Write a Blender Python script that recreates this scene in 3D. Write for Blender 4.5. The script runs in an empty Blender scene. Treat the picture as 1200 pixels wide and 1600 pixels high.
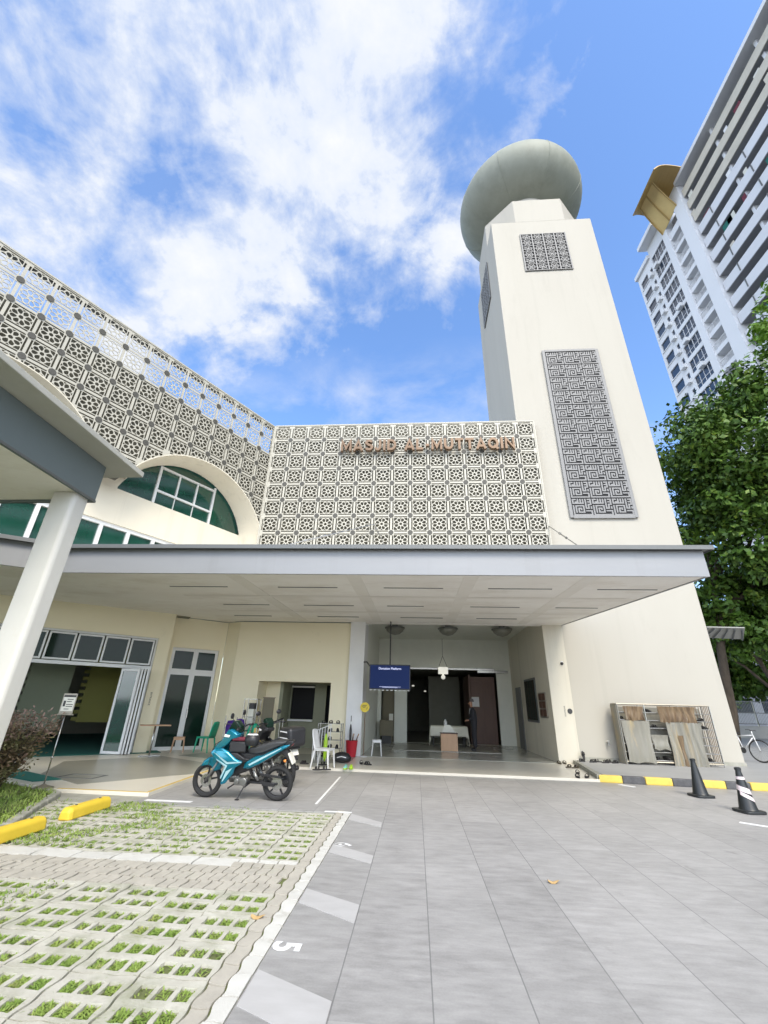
import bpy, bmesh, math, random
from mathutils import Vector, Matrix
from mathutils.geometry import tessellate_polygon
random.seed(7)
R = math.radians
SC = bpy.context.scene
COL = SC.collection

# ------------------------------------------------------------------ camera, light, sky, exposure
cam_d = bpy.data.cameras.new('camera'); cam = bpy.data.objects.new('camera', cam_d); COL.objects.link(cam)
SC.camera = cam
cam_d.sensor_fit = 'HORIZONTAL'; cam_d.sensor_width = 36.0; cam_d.lens = 662.0 / 1200.0 * 36.0
cam_d.clip_start = 0.05; cam_d.clip_end = 3000
WX = Vector((0.99733592, 0.00568931, 0.07272347)); WY = Vector((0.06849621, -0.41590252, -0.90682598)); WZ = Vector((0.02508666, 0.90939141, -0.41518421))
m = Matrix((WX, WY, WZ)).to_4x4(); m.translation = (0, 0, 1.55)
cam.matrix_world = m

SUN_EL, SUN_AZ = 46.0, 160.0        # azimuth clockwise from +Y: from behind the camera, to the right
sun_d = bpy.data.lights.new('sun', 'SUN'); sun = bpy.data.objects.new('sun', sun_d); COL.objects.link(sun)
sun_d.energy = 0.85; sun_d.angle = R(20); sun_d.color = (1.0, 0.90, 0.74)
sd = Vector((math.sin(R(SUN_AZ)) * math.cos(R(SUN_EL)), math.cos(R(SUN_AZ)) * math.cos(R(SUN_EL)), math.sin(R(SUN_EL))))
sun.rotation_euler = sd.to_track_quat('Z', 'Y').to_euler()

world = bpy.data.worlds.new('World'); SC.world = world; world.use_nodes = True
wn = world.node_tree.nodes; wl = world.node_tree.links; wn.clear()
def N(t, **k):
    n = wn.new(t)
    for a, b in k.items(): setattr(n, a, b)
    return n
def WM(op, a, b=None, c=None, clamp=False):
    n = wn.new('ShaderNodeMath'); n.operation = op; n.use_clamp = clamp
    for i, v in enumerate((a, b, c)):
        if v is None: continue
        if isinstance(v, (int, float)): n.inputs[i].default_value = v
        else: wl.new(v, n.inputs[i])
    return n.outputs[0]
sky = N('ShaderNodeTexSky', sky_type='NISHITA'); sky.sun_disc = False
sky.sun_elevation = R(SUN_EL); sky.sun_rotation = R(SUN_AZ); sky.air_density = 1.0; sky.dust_density = 0.6; sky.ozone_density = 1.6
tc = N('ShaderNodeTexCoord'); sx = N('ShaderNodeSeparateXYZ'); wl.new(tc.outputs['Generated'], sx.inputs[0])
dn = WM('ADD', WM('MAXIMUM', sx.outputs[2], 0.0), 0.12)
px = WM('DIVIDE', sx.outputs[0], dn); py = WM('DIVIDE', sx.outputs[1], dn)
cv = N('ShaderNodeCombineXYZ'); wl.new(px, cv.inputs[0]); wl.new(py, cv.inputs[1])
dirv = N('ShaderNodeVectorMath', operation='NORMALIZE'); wl.new(tc.outputs['Generated'], dirv.inputs[0])
def WNoise(scale, detail, rough, dist, off=(0, 0, 0), sc=(1, 1, 1), rot=0):
    mp = N('ShaderNodeMapping'); mp.inputs['Location'].default_value = off; mp.inputs['Scale'].default_value = sc; mp.inputs['Rotation'].default_value = (0, 0, rot)
    wl.new(dirv.outputs[0], mp.inputs[0])
    n = N('ShaderNodeTexNoise'); n.inputs['Scale'].default_value = scale; n.inputs['Detail'].default_value = detail
    n.inputs['Roughness'].default_value = rough; n.inputs['Distortion'].default_value = dist; wl.new(mp.outputs[0], n.inputs[0])
    return n.outputs[0]
n1 = WNoise(3.4, 10, 0.60, 0.25, (3.1, 1.7, 0.4), (1.15, 1.5, 1.8), 0.5)
n2 = WNoise(10.0, 8, 0.60, 0.3, (8.3, 4.2, 1.1), (1.3, 0.9, 1.2), 0.6)
n3 = WNoise(1.6, 4, 0.5, 0.0, (1.3, 9.2, 0))
fb = WM('ADD', WM('MULTIPLY', n1, 0.72), WM('MULTIPLY', n2, 0.28))
wob = WM('MULTIPLY', WM('SUBTRACT', fb, 0.5), 0.75)
mA = WM('DIVIDE', WM('SUBTRACT', WM('ADD', 0.19, wob), px), 0.16, clamp=True)
mB = WM('DIVIDE', WM('SUBTRACT', WM('ADD', 0.73, wob), WM('ADD', py, WM('MULTIPLY', px, 0.30))), 0.15, clamp=True)
back = WM('MULTIPLY', WM('SUBTRACT', WM('ADD', 0.12, wob), py), 4.0, clamp=True)  # unseen clouds added behind the camera to whiten the light
mask = WM('MAXIMUM', WM('MULTIPLY', mA, mB), back)
dens = WM('MULTIPLY', WM('SUBTRACT', WM('ADD', fb, WM('MULTIPLY', n3, 0.25)), 0.512), 6.5, clamp=True)
cl1 = WM('MULTIPLY', mask, WM('ADD', WM('MULTIPLY', dens, 0.9), 0.08))
# thin veil near the horizon
veil = WM('MULTIPLY', WM('SUBTRACT', n1, 0.47, clamp=True), WM('MULTIPLY', WM('SUBTRACT', py, 0.8, clamp=True), 5.0, clamp=True))
cloud = WM('ADD', cl1, WM('MULTIPLY', veil, 2.2), clamp=True)
hs = N('ShaderNodeHueSaturation'); hs.inputs['Hue'].default_value = 0.504; hs.inputs['Saturation'].default_value = 1.14; hs.inputs['Value'].default_value = 0.70
wl.new(sky.outputs[0], hs.inputs['Color'])
shade = WM('ADD', WM('MULTIPLY', WM('SUBTRACT', fb, 0.40, clamp=True), 2.2, clamp=True), 0.0)
cc = N('ShaderNodeMix', data_type='RGBA'); wl.new(shade, cc.inputs[0])
cc.inputs[6].default_value = (1.30, 1.55, 2.15, 1); cc.inputs[7].default_value = (2.22, 2.24, 2.32, 1)
bk_ = N('ShaderNodeMix', data_type='RGBA', blend_type='MULTIPLY'); bk_.inputs[0].default_value = 1.0; wl.new(cc.outputs[2], bk_.inputs[6])
bf = WM('ADD', 1.0, WM('MULTIPLY', WM('MULTIPLY', WM('SUBTRACT', -0.15, sx.outputs[1]), 3.0, clamp=True), 2.8)); cb_ = N('ShaderNodeCombineColor')
for i_ in range(3): wl.new((bf, WM('MULTIPLY', bf, 0.95), WM('MULTIPLY', bf, 0.84))[i_], cb_.inputs[i_])
wl.new(cb_.outputs[0], bk_.inputs[7])   # unseen cloud bank behind the camera, added and brightened to light the shaded facade
mx = N('ShaderNodeMix', data_type='RGBA'); wl.new(cloud, mx.inputs[0]); wl.new(hs.outputs[0], mx.inputs[6]); wl.new(bk_.outputs[2], mx.inputs[7])
bg = N('ShaderNodeBackground'); bg.inputs[1].default_value = 0.15; wl.new(mx.outputs[2], bg.inputs[0])
wo = N('ShaderNodeOutputWorld'); wl.new(bg.outputs[0], wo.inputs[0])

vs = SC.view_settings; vs.view_transform = 'Standard'; vs.look = 'None'; vs.gamma = 1.0; vs.use_curve_mapping = False
vs.exposure = 1.87
SC.cycles.max_bounces = 8; SC.cycles.diffuse_bounces = 5

# ------------------------------------------------------------------ materials
def mat(name, col, rough=0.6, metal=0.0, col2=None, ns=3.0, amt=0.5, bump=0.0, bs=40.0, stretch=(1, 1, 1), spec=0.5, emit=None, es=0, coat=0.0, dirt=None, dscale=0.8, dlo=0.55, dhi=0.75, coord='Object', alpha=None, streak=None, sfac=.5, ior=None):
    M = bpy.data.materials.new(name); M.use_nodes = True; nt = M.node_tree; b = nt.nodes['Principled BSDF']
    b.inputs['Roughness'].default_value = rough; b.inputs['Metallic'].default_value = metal; b.inputs['Specular IOR Level'].default_value = spec
    b.inputs['Coat Weight'].default_value = coat
    if alpha is not None: b.inputs['Alpha'].default_value = alpha
    t = nt.nodes.new('ShaderNodeTexCoord'); mp = nt.nodes.new('ShaderNodeMapping'); mp.inputs['Scale'].default_value = stretch
    nt.links.new(t.outputs[coord], mp.inputs[0])
    out = None
    c2 = col2 if col2 else tuple(c * 0.86 for c in col)
    n = nt.nodes.new('ShaderNodeTexNoise'); n.inputs['Scale'].default_value = ns; n.inputs['Detail'].default_value = 7; n.inputs['Roughness'].default_value = 0.62
    nt.links.new(mp.outputs[0], n.inputs[0])
    r = nt.nodes.new('ShaderNodeValToRGB'); r.color_ramp.elements[0].position = 0.5 - amt * 0.5; r.color_ramp.elements[1].position = 0.5 + amt * 0.5
    r.color_ramp.elements[0].color = (*c2, 1); r.color_ramp.elements[1].color = (*col, 1)
    nt.links.new(n.outputs[0], r.inputs[0]); out = r.outputs[0]
    if dirt:
        n2 = nt.nodes.new('ShaderNodeTexNoise'); n2.inputs['Scale'].default_value = dscale; n2.inputs['Detail'].default_value = 9; n2.inputs['Roughness'].default_value = 0.7
        nt.links.new(mp.outputs[0], n2.inputs[0])
        mr = nt.nodes.new('ShaderNodeMapRange'); mr.inputs[1].default_value = dlo; mr.inputs[2].default_value = dhi; nt.links.new(n2.outputs[0], mr.inputs[0])
        x = nt.nodes.new('ShaderNodeMix'); x.data_type = 'RGBA'; nt.links.new(mr.outputs[0], x.inputs[0]); nt.links.new(out, x.inputs[6]); x.inputs[7].default_value = (*dirt, 1)
        out = x.outputs[2]
    if streak:
        mp2 = nt.nodes.new('ShaderNodeMapping'); mp2.inputs['Scale'].default_value = (2.6, 2.6, 0.10); nt.links.new(t.outputs[coord], mp2.inputs[0])
        n3_ = nt.nodes.new('ShaderNodeTexNoise'); n3_.inputs['Scale'].default_value = 1.0; n3_.inputs['Detail'].default_value = 8; n3_.inputs['Roughness'].default_value = 0.6; nt.links.new(mp2.outputs[0], n3_.inputs[0])
        m3 = nt.nodes.new('ShaderNodeMapRange'); m3.inputs[1].default_value = 0.55; m3.inputs[2].default_value = 0.80; m3.inputs[4].default_value = sfac; nt.links.new(n3_.outputs[0], m3.inputs[0])
        x3 = nt.nodes.new('ShaderNodeMix'); x3.data_type = 'RGBA'; nt.links.new(m3.outputs[0], x3.inputs[0]); nt.links.new(out, x3.inputs[6]); x3.inputs[7].default_value = (*streak, 1); out = x3.outputs[2]
    if ior: b.inputs['IOR'].default_value = ior
    nt.links.new(out, b.inputs['Base Color'])
    if bump:
        bn = nt.nodes.new('ShaderNodeTexNoise'); bn.inputs['Scale'].default_value = bs; bn.inputs['Detail'].default_value = 4
        nt.links.new(mp.outputs[0], bn.inputs[0]); bp = nt.nodes.new('ShaderNodeBump'); bp.inputs['Strength'].default_value = bump; bp.inputs['Distance'].default_value = 0.01
        nt.links.new(bn.outputs[0], bp.inputs['Height']); nt.links.new(bp.outputs[0], b.inputs['Normal'])
    if emit:
        b.inputs['Emission Color'].default_value = (*emit, 1); b.inputs['Emission Strength'].default_value = es
    return M
M = {}
M['cream'] = mat('cream_paint', (0.66, 0.62, 0.51), 0.75, col2=(0.63, 0.585, 0.475), ns=0.8, amt=0.6, bump=0.05, bs=60, dirt=(0.5, 0.47, 0.37), dscale=0.9, dlo=0.6, dhi=0.85, streak=(0.36, 0.34, 0.27), sfac=.5)
M['yellowcream'] = mat('warm_cream_paint', (0.86, 0.79, 0.59), 0.7, col2=(0.82, 0.75, 0.54), ns=0.9, amt=0.6, bump=0.05, bs=60, dirt=(0.62, 0.57, 0.40), dscale=1.2, dlo=0.62, dhi=0.85)
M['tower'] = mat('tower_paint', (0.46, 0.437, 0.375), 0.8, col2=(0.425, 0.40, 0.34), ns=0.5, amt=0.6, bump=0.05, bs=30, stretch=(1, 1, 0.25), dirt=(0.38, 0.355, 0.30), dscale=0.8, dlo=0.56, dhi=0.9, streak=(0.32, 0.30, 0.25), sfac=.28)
M['white'] = mat('white_paint', (0.80, 0.80, 0.79), 0.5, ns=2, amt=0.8)
M['offwhite'] = mat('off_white_column', (0.70, 0.68, 0.62), 0.55, ns=1.5, amt=0.8, bump=0.06, bs=25, dirt=(0.62, 0.59, 0.50), dscale=2.2, dlo=0.6, dhi=0.8)
M['greywall'] = mat('grey_wall', (0.78, 0.79, 0.70), 0.6, ns=2, amt=0.8, bump=0.03)
M['soffit'] = mat('soffit_board', (0.90, 0.875, 0.82), 0.7, col2=(0.84, 0.80, 0.74), ns=0.9, amt=0.35, bump=0.04, bs=20, dirt=(0.70, 0.65, 0.57), dscale=0.7, dlo=0.5, dhi=0.75, stretch=(0.7, 1.3, 1))
M['gutter'] = mat('metal_fascia', (0.29, 0.295, 0.30), 0.45, 0.1, col2=(0.265, 0.27, 0.275), ns=1.2, amt=0.5, stretch=(0.5, 1, 2), streak=(0.22, 0.22, 0.21), sfac=.45)
M['edge'] = mat('dark_metal_edge', (0.16, 0.165, 0.16), 0.5, 0.3, ns=3, amt=0.7)
M['greyfascia'] = mat('grey_green_fascia', (0.16, 0.195, 0.20), 0.55, 0.1, col2=(0.14, 0.17, 0.175), ns=120, amt=0.6, bump=0.05, bs=200)
M['slab'] = mat('slab_underside', (0.50, 0.50, 0.45), 0.7, col2=(0.42, 0.41, 0.36), ns=2, amt=0.6, bump=0.05)
M['lattice'] = mat('lattice_metal', (0.49, 0.47, 0.395), 0.5, 0.0, ns=1.5, amt=0.6)
M['node'] = mat('lattice_boss', (0.075, 0.072, 0.06), 0.6, ns=8, amt=0.7)
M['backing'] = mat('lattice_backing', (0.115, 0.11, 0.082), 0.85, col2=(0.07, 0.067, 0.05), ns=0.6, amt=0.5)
M['darkgrey'] = mat('dark_grey', (0.05, 0.05, 0.05), 0.6)
M['brass'] = mat('brushed_brass', (0.20, 0.13, 0.08), 0.5, 0.3, ns=3, amt=0.6)
M['calli'] = mat('grey_relief', (0.25, 0.25, 0.245), 0.6, 0.1, ns=3, amt=0.6)
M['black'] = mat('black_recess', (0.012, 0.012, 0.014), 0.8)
M['dome'] = mat('dome_skin', (0.30, 0.315, 0.26), 0.62, 0.0, col2=(0.25, 0.265, 0.215), ns=1.4, amt=0.5, stretch=(1, 1, 0.5), dirt=(0.21, 0.225, 0.18), dscale=1.0, dlo=0.5, dhi=0.8)
M['glass'] = mat('green_glass', (0.004, 0.035, 0.022), 0.06, 0.0, spec=1.0, ns=0.6, amt=0.4, col2=(0.01, 0.07, 0.045))
M['darkglass'] = mat('dark_glass', (0.010, 0.026, 0.018), 0.06, 0.0, spec=0.4, ior=1.3)  # greenish reflections are tinted into the base colour
M['alu'] = mat('white_frame', (0.74, 0.75, 0.74), 0.4, 0.1, ns=5, amt=0.8)
M['steel'] = mat('steel_tube', (0.45, 0.45, 0.43), 0.25, 0.9, ns=9, amt=0.6)
M['stainless'] = mat('stainless', (0.36, 0.33, 0.27), 0.35, 0.7, ns=4, amt=0.6)
M['plat'] = mat('platform_tile', (0.70, 0.66, 0.56), 0.3, col2=(0.64, 0.60, 0.50), ns=1.3, amt=0.5)
M['plat_dark'] = mat('platform_grey_tile', (0.33, 0.32, 0.27), 0.3, col2=(0.29, 0.28, 0.235), ns=1.5, amt=0.5)
M['kerb_grey'] = mat('kerb_concrete', (0.40, 0.39, 0.34), 0.85, col2=(0.25, 0.25, 0.2), ns=5, amt=0.5, bump=0.3)
M['kerb_yellow'] = mat('kerb_yellow', (0.78, 0.56, 0.10), 0.6, col2=(0.66, 0.47, 0.09), ns=8, amt=0.4, bump=0.15, dirt=(0.3, 0.26, 0.14), dscale=6, dlo=0.62, dhi=0.75)
M['kerb_black'] = mat('kerb_black', (0.055, 0.055, 0.06), 0.7, col2=(0.12, 0.12, 0.12), ns=9, amt=0.5, bump=0.15)
M['yellow'] = mat('yellow_stop', (0.80, 0.57, 0.05), 0.5, col2=(0.70, 0.49, 0.04), ns=6, amt=0.5, bump=0.1, dirt=(0.25, 0.2, 0.1), dscale=9, dlo=0.66, dhi=0.8)
M['paver'] = mat('concrete_paver', (0.57, 0.55, 0.47), 0.9, col2=(0.42, 0.40, 0.33), ns=4.0, amt=0.45, bump=0.5, bs=120, dirt=(0.26, 0.27, 0.17), dscale=2.6, dlo=0.47, dhi=0.76)
M['paver2'] = mat('buff_paver', (0.50, 0.465, 0.39), 0.9, col2=(0.36, 0.335, 0.28), ns=5, amt=0.5, bump=0.4, bs=120, dirt=(0.3, 0.3, 0.22), dscale=2.5, dlo=0.58, dhi=0.8)
M['whitepaver'] = mat('white_painted_paver', (0.62, 0.61, 0.56), 0.8, col2=(0.52, 0.505, 0.455), ns=5, amt=0.5, bump=0.3, bs=100, dirt=(0.32, 0.30, 0.24), dscale=4, dlo=0.55, dhi=0.8)
M['soil'] = mat('mossy_soil', (0.17, 0.21, 0.06), 1.0, col2=(0.075, 0.07, 0.04), ns=9, amt=0.6, bump=0.6, bs=50)
M['grass'] = mat('grass_blades', (0.30, 0.38, 0.08), 0.75, col2=(0.13, 0.23, 0.03), ns=2.5, amt=0.5, dirt=(0.40, 0.35, 0.16), dscale=5, dlo=0.55, dhi=0.75)
M['roadpaint'] = mat('white_road_paint', (0.80, 0.80, 0.78), 0.7, ns=15, amt=0.7, dirt=(0.4, 0.4, 0.4), dscale=12, dlo=0.6, dhi=0.8)
M['asphalt'] = mat('asphalt', (0.09, 0.09, 0.09), 0.9, ns=3, amt=0.6, bump=0.2)
M['concrete'] = mat('pale_concrete', (0.45, 0.45, 0.42), 0.85, ns=2, amt=0.6, bump=0.2)
M['pavegrey'] = mat('side_pavement_tile', (0.36, 0.36, 0.35), 0.6, col2=(0.30, 0.30, 0.29), ns=2, amt=0.6, stretch=(0.4, 1, 1))
M['teal'] = mat('teal_metallic', (0.0, 0.23, 0.33), 0.22, 0.55, ns=3, amt=0.7, coat=0.8, col2=(0.0, 0.17, 0.26))
M['teal_light'] = mat('silver_blue_graphic', (0.45, 0.68, 0.74), 0.3, 0.3)
M['blackplastic'] = mat('black_plastic', (0.02, 0.02, 0.022), 0.42)
M['seat'] = mat('seat_vinyl', (0.045, 0.047, 0.05), 0.5, bump=0.1, bs=150)
M['tyre'] = mat('tyre_rubber', (0.018, 0.018, 0.018), 0.8, bump=0.3, bs=80)
M['engine'] = mat('engine_alloy', (0.28, 0.28, 0.27), 0.35, 0.8, ns=12, amt=0.6)
M['maroon'] = mat('maroon_cloth', (0.14, 0.015, 0.03), 0.7)
M['red'] = mat('red_plastic', (0.52, 0.02, 0.035), 0.4)
M['amber'] = mat('amber_lens', (0.8, 0.28, 0.06), 0.25)
M['greenplastic'] = mat('green_plastic', (0.0, 0.36, 0.20), 0.4)
M['whiteplastic'] = mat('white_plastic', (0.82, 0.82, 0.80), 0.4)
M['purple'] = mat('purple_cloth', (0.06, 0.015, 0.22), 0.8)
M['lime'] = mat('lime_plastic', (0.45, 0.72, 0.03), 0.4)
M['mint'] = mat('mint_plastic', (0.25, 0.62, 0.55), 0.5)
M['wood'] = mat('pale_wood', (0.52, 0.33, 0.20), 0.55, col2=(0.44, 0.27, 0.16), ns=3, amt=0.6, stretch=(6, 6, 0.7))
M['yellowwood'] = mat('yellow_board', (0.62, 0.44, 0.12), 0.6)
M['darkwood'] = mat('dark_wood', (0.13, 0.065, 0.04), 0.5, col2=(0.09, 0.045, 0.03), ns=2, amt=0.6, stretch=(5, 5, 0.5))
M['brownboard'] = mat('brown_board', (0.15, 0.13, 0.075), 0.5)
M['cloth'] = mat('ivory_cloth', (0.76, 0.74, 0.62), 0.85)
M['suit'] = mat('dark_suit', (0.02, 0.02, 0.025), 0.8)
M['skin'] = mat('skin', (0.42, 0.22, 0.14), 0.5)
M['hair'] = mat('grey_hair', (0.10, 0.09, 0.085), 0.8)
M['shirt'] = mat('white_shirt', (0.75, 0.75, 0.75), 0.8)
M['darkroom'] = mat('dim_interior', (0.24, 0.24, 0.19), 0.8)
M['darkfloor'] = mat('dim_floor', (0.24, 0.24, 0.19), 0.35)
M['lobbyfloor'] = mat('lobby_floor', (0.50, 0.49, 0.42), 0.18, col2=(0.30, 0.30, 0.26), ns=1, amt=0.5)
M['carpet'] = mat('green_carpet', (0.01, 0.13, 0.10), 0.9)
M['screen'] = mat('screen_navy', (0.006, 0.010, 0.03), 0.6, spec=0.1, emit=(0.006, 0.012, 0.045), es=0.5)
M['screentext'] = mat('screen_text', (0.5, 0.5, 0.7), 0.4, emit=(0.55, 0.6, 0.85), es=0.4)
M['lampglass'] = mat('frosted_glass', (0.24, 0.24, 0.20), 0.3)
M['bulb'] = mat('lit_lamp', (0.8, 0.8, 0.75), 0.4, emit=(1, 0.97, 0.85), es=0.16)
M['signyellow'] = mat('sign_yellow', (0.78, 0.60, 0.05), 0.5)
M['paper'] = mat('paper', (0.70, 0.69, 0.60), 0.6)
M['rust'] = mat('stained_plastic_sheet', (0.30, 0.29, 0.245), 0.5, col2=(0.18, 0.17, 0.135), ns=2.0, amt=0.4, stretch=(5, 1, 0.4), dirt=(0.38, 0.28, 0.14), dscale=1.1, dlo=0.55, dhi=0.7)
M['ruststain'] = mat('rust_stained_sheet', (0.22, 0.155, 0.085), 0.6, col2=(0.085, 0.05, 0.025), ns=3.2, amt=0.35, stretch=(4, 1, 0.7), dirt=(0.30, 0.27, 0.21), dscale=2.4, dlo=0.56, dhi=0.7)
M['sandal'] = mat('dark_sandal', (0.025, 0.023, 0.022), 0.6)
M['brownsandal'] = mat('brown_sandal', (0.09, 0.075, 0.05), 0.7)
M['rubber'] = mat('cone_rubber', (0.02, 0.023, 0.024), 0.42, ns=5, amt=0.6)
M['tape'] = mat('pink_white_tape', (0.78, 0.66, 0.66), 0.5)
M['leaf'] = mat('tree_leaf', (0.095, 0.18, 0.022), 0.5, col2=(0.035, 0.085, 0.012), ns=0.6, amt=0.35, coord='Object', spec=0.35, dirt=(0.24, 0.33, 0.045), dscale=2.2, dlo=0.54, dhi=0.66)
M['leaf2'] = mat('light_tree_leaf', (0.24, 0.40, 0.05), 0.5, col2=(0.12, 0.24, 0.03), ns=0.7, amt=0.5, spec=0.35)
M['bushleaf'] = mat('bush_leaf', (0.16, 0.18, 0.06), 0.7, col2=(0.22, 0.13, 0.09), ns=3, amt=0.3)
M['bushtop'] = mat('bush_tip', (0.34, 0.22, 0.19), 0.8, col2=(0.20, 0.15, 0.09), ns=4, amt=0.4)
M['bark'] = mat('bark', (0.13, 0.10, 0.07), 0.9, col2=(0.04, 0.03, 0.02), ns=6, amt=0.5, bump=0.6, bs=15, stretch=(1, 1, 0.3))
M['hdb'] = mat('white_block_paint', (0.78, 0.79, 0.80), 0.8, ns=0.1, amt=0.8)
M['hdb2'] = mat('pale_blue_parapet', (0.70, 0.71, 0.73), 0.8, ns=0.2, amt=0.8)
M['hdb3'] = mat('beige_parapet', (0.62, 0.58, 0.48), 0.8, col2=(0.50, 0.46, 0.38), ns=0.6, amt=0.5)
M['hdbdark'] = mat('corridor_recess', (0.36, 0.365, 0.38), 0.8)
M['hdbglass'] = mat('block_window_glass', (0.02, 0.035, 0.06), 0.12, spec=0.9)
M['gold'] = mat('golden_canopy', (0.80, 0.60, 0.26), 0.5, 0.1, ns=0.6, amt=0.5)
M['goldbrown'] = mat('bronze_canopy', (0.46, 0.31, 0.11), 0.5, 0.1, ns=0.6, amt=0.5)
M['dryleaf'] = mat('dry_leaf', (0.50, 0.33, 0.14), 0.7, bump=0.1)

# ------------------------------------------------------------------ helpers
class Fr:
    """ground frame: x along the wall, y into the building"""
    def __init__(s, ox=0, oy=0, deg=90.0, oz=0):
        a = R(deg); s.x = Vector((math.sin(a), math.cos(a), 0)); s.y = Vector((-math.cos(a), math.sin(a), 0)); s.o = Vector((ox, oy, oz))
    def __call__(s, x, y, z): return s.o + s.x * x + s.y * y + Vector((0, 0, z))
ID = Fr()
class MB:
    def __init__(s, fr=ID): s.v = []; s.f = []; s.mi = []; s.fr = fr; s.m = 0
    def P(s, p): s.v.append(tuple(s.fr(*p))); return len(s.v) - 1
    def face(s, pts, mi=None): s.f.append([s.P(p) for p in pts]); s.mi.append(s.m if mi is None else mi); return s
    def fi(s, idx, mi=None): s.f.append(idx); s.mi.append(s.m if mi is None else mi)
    def box(s, x0, x1, y0, y1, z0, z1, mi=None):
        i = [s.P(p) for p in ((x0, y0, z0), (x1, y0, z0), (x1, y1, z0), (x0, y1, z0), (x0, y0, z1), (x1, y0, z1), (x1, y1, z1), (x0, y1, z1))]
        for q in ((0, 3, 2, 1), (4, 5, 6, 7), (0, 1, 5, 4), (1, 2, 6, 5), (2, 3, 7, 6), (3, 0, 4, 7)): s.fi([i[k] for k in q], mi)
        return s
    def prism(s, poly, z0, z1, mi=None):
        """poly of (x,y), extruded in z (z0/z1 numbers or callables)"""
        f0 = z0 if callable(z0) else (lambda x, y: z0); f1 = z1 if callable(z1) else (lambda x, y: z1)
        n = len(poly); a = [s.P((x, y, f0(x, y))) for x, y in poly]; b = [s.P((x, y, f1(x, y))) for x, y in poly]
        s.fi(a[::-1], mi); s.fi(b, mi)
        for i in range(n): j = (i + 1) % n; s.fi([a[i], a[j], b[j], b[i]], mi)
        return s
    def xz(s, poly, y0, y1, mi=None):
        n = len(poly); a = [s.P((x, y0, z)) for x, z in poly]; b = [s.P((x, y1, z)) for x, z in poly]
        s.fi(a, mi); s.fi(b[::-1], mi)
        for i in range(n): j = (i + 1) % n; s.fi([a[i], b[i], b[j], a[j]], mi)
        return s
    def tube(s, pts, r, n=8, mi=None, closed=False, flat=1.0):
        pts = [Vector(p) for p in pts]; rr = r if isinstance(r, (list, tuple)) else [r] * len(pts); rings = []
        N_ = len(pts); prev = None
        for i, p in enumerate(pts):
            a = pts[(i - 1) % N_] if (closed or i > 0) else pts[i]; b = pts[(i + 1) % N_] if (closed or i < N_ - 1) else pts[i]
            d = (b - a).normalized(); u = d.cross(Vector((0, 0, 1)))
            if u.length < 0.05: u = d.cross(Vector((0, 1, 0)))
            u.normalize()
            if prev is not None and u.dot(prev) < 0: u = -u
            prev = u; w = u.cross(d)
            rings.append([s.P(p + (u * math.cos(t) + w * math.sin(t) * flat) * rr[i]) for t in [2 * math.pi * k / n for k in range(n)]])
        for i in range(N_ if closed else N_ - 1):
            A, B = rings[i], rings[(i + 1) % N_]
            for k in range(n): s.fi([A[k], A[(k + 1) % n], B[(k + 1) % n], B[k]], mi)
        if not closed: s.fi(rings[0][::-1], mi); s.fi(rings[-1], mi)
        return s
    def lathe(s, prof, c=(0, 0, 0), n=24, axis='z', mi=None, sx=1, sy=1, a0=0, cap=True):
        rings = []
        for r, h in prof:
            ring = []
            for k in range(n):
                t = a0 + 2 * math.pi * k / n; x, y = r * math.cos(t) * sx, r * math.sin(t) * sy
                p = (x, y, h) if axis == 'z' else ((x, h, y) if axis == 'y' else (h, x, y))
                ring.append(s.P((c[0] + p[0], c[1] + p[1], c[2] + p[2])))
            rings.append(ring)
        for A, B in zip(rings, rings[1:]):
            for k in range(n): s.fi([A[k], A[(k + 1) % n], B[(k + 1) % n], B[k]], mi)
        if cap: s.fi(rings[0][::-1], mi); s.fi(rings[-1], mi)
        return s
    def wall(s, x0, x1, z0, z1, y0, y1, holes=(), mi=None):
        """wall slab in x-z with rectangular openings (x0,x1,z0,z1)"""
        xs = sorted({x0, x1, *[v for h in holes for v in h[:2] if x0 < v < x1]}); zs = sorted({z0, z1, *[v for h in holes for v in h[2:] if z0 < v < z1]})
        def solid(i, j):
            if i < 0 or j < 0 or i >= len(xs) - 1 or j >= len(zs) - 1: return False
            cx, cz = (xs[i] + xs[i + 1]) / 2, (zs[j] + zs[j + 1]) / 2
            return not any(h[0] < cx < h[1] and h[2] < cz < h[3] for h in holes)
        for i in range(len(xs) - 1):
            for j in range(len(zs) - 1):
                if not solid(i, j): continue
                a, b, c, d = xs[i], xs[i + 1], zs[j], zs[j + 1]
                s.face([(a, y0, c), (b, y0, c), (b, y0, d), (a, y0, d)], mi); s.face([(a, y1, c), (a, y1, d), (b, y1, d), (b, y1, c)], mi)
                if not solid(i - 1, j): s.face([(a, y0, c), (a, y0, d), (a, y1, d), (a, y1, c)], mi)
                if not solid(i + 1, j): s.face([(b, y0, c), (b, y1, c), (b, y1, d), (b, y0, d)], mi)
                if not solid(i, j - 1): s.face([(a, y0, c), (a, y1, c), (b, y1, c), (b, y0, c)], mi)
                if not solid(i, j + 1): s.face([(a, y0, d), (b, y0, d), (b, y1, d), (a, y1, d)], mi)
        return s
    def build(s, name, mats, parent=None, bevel=0, smooth=False, merge=False, autosm=None, bseg=2, subs=0):
        me = bpy.data.meshes.new(name); 
        o = bpy.data.objects.new(name, me); COL.objects.link(o)
        vv = s.v
        if parent is not None:
            o.parent = parent
            inv = parent.matrix_basis.inverted() if parent.parent is None else (parent.parent.matrix_basis @ parent.matrix_basis).inverted()
            if not is_local(parent): vv = [tuple(inv @ Vector(v)) for v in s.v]
        me.from_pydata(vv, [], s.f); me.update()
        bm = bmesh.new(); bm.from_mesh(me)
        for f, k in zip(bm.faces, s.mi): f.material_index = k
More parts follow.
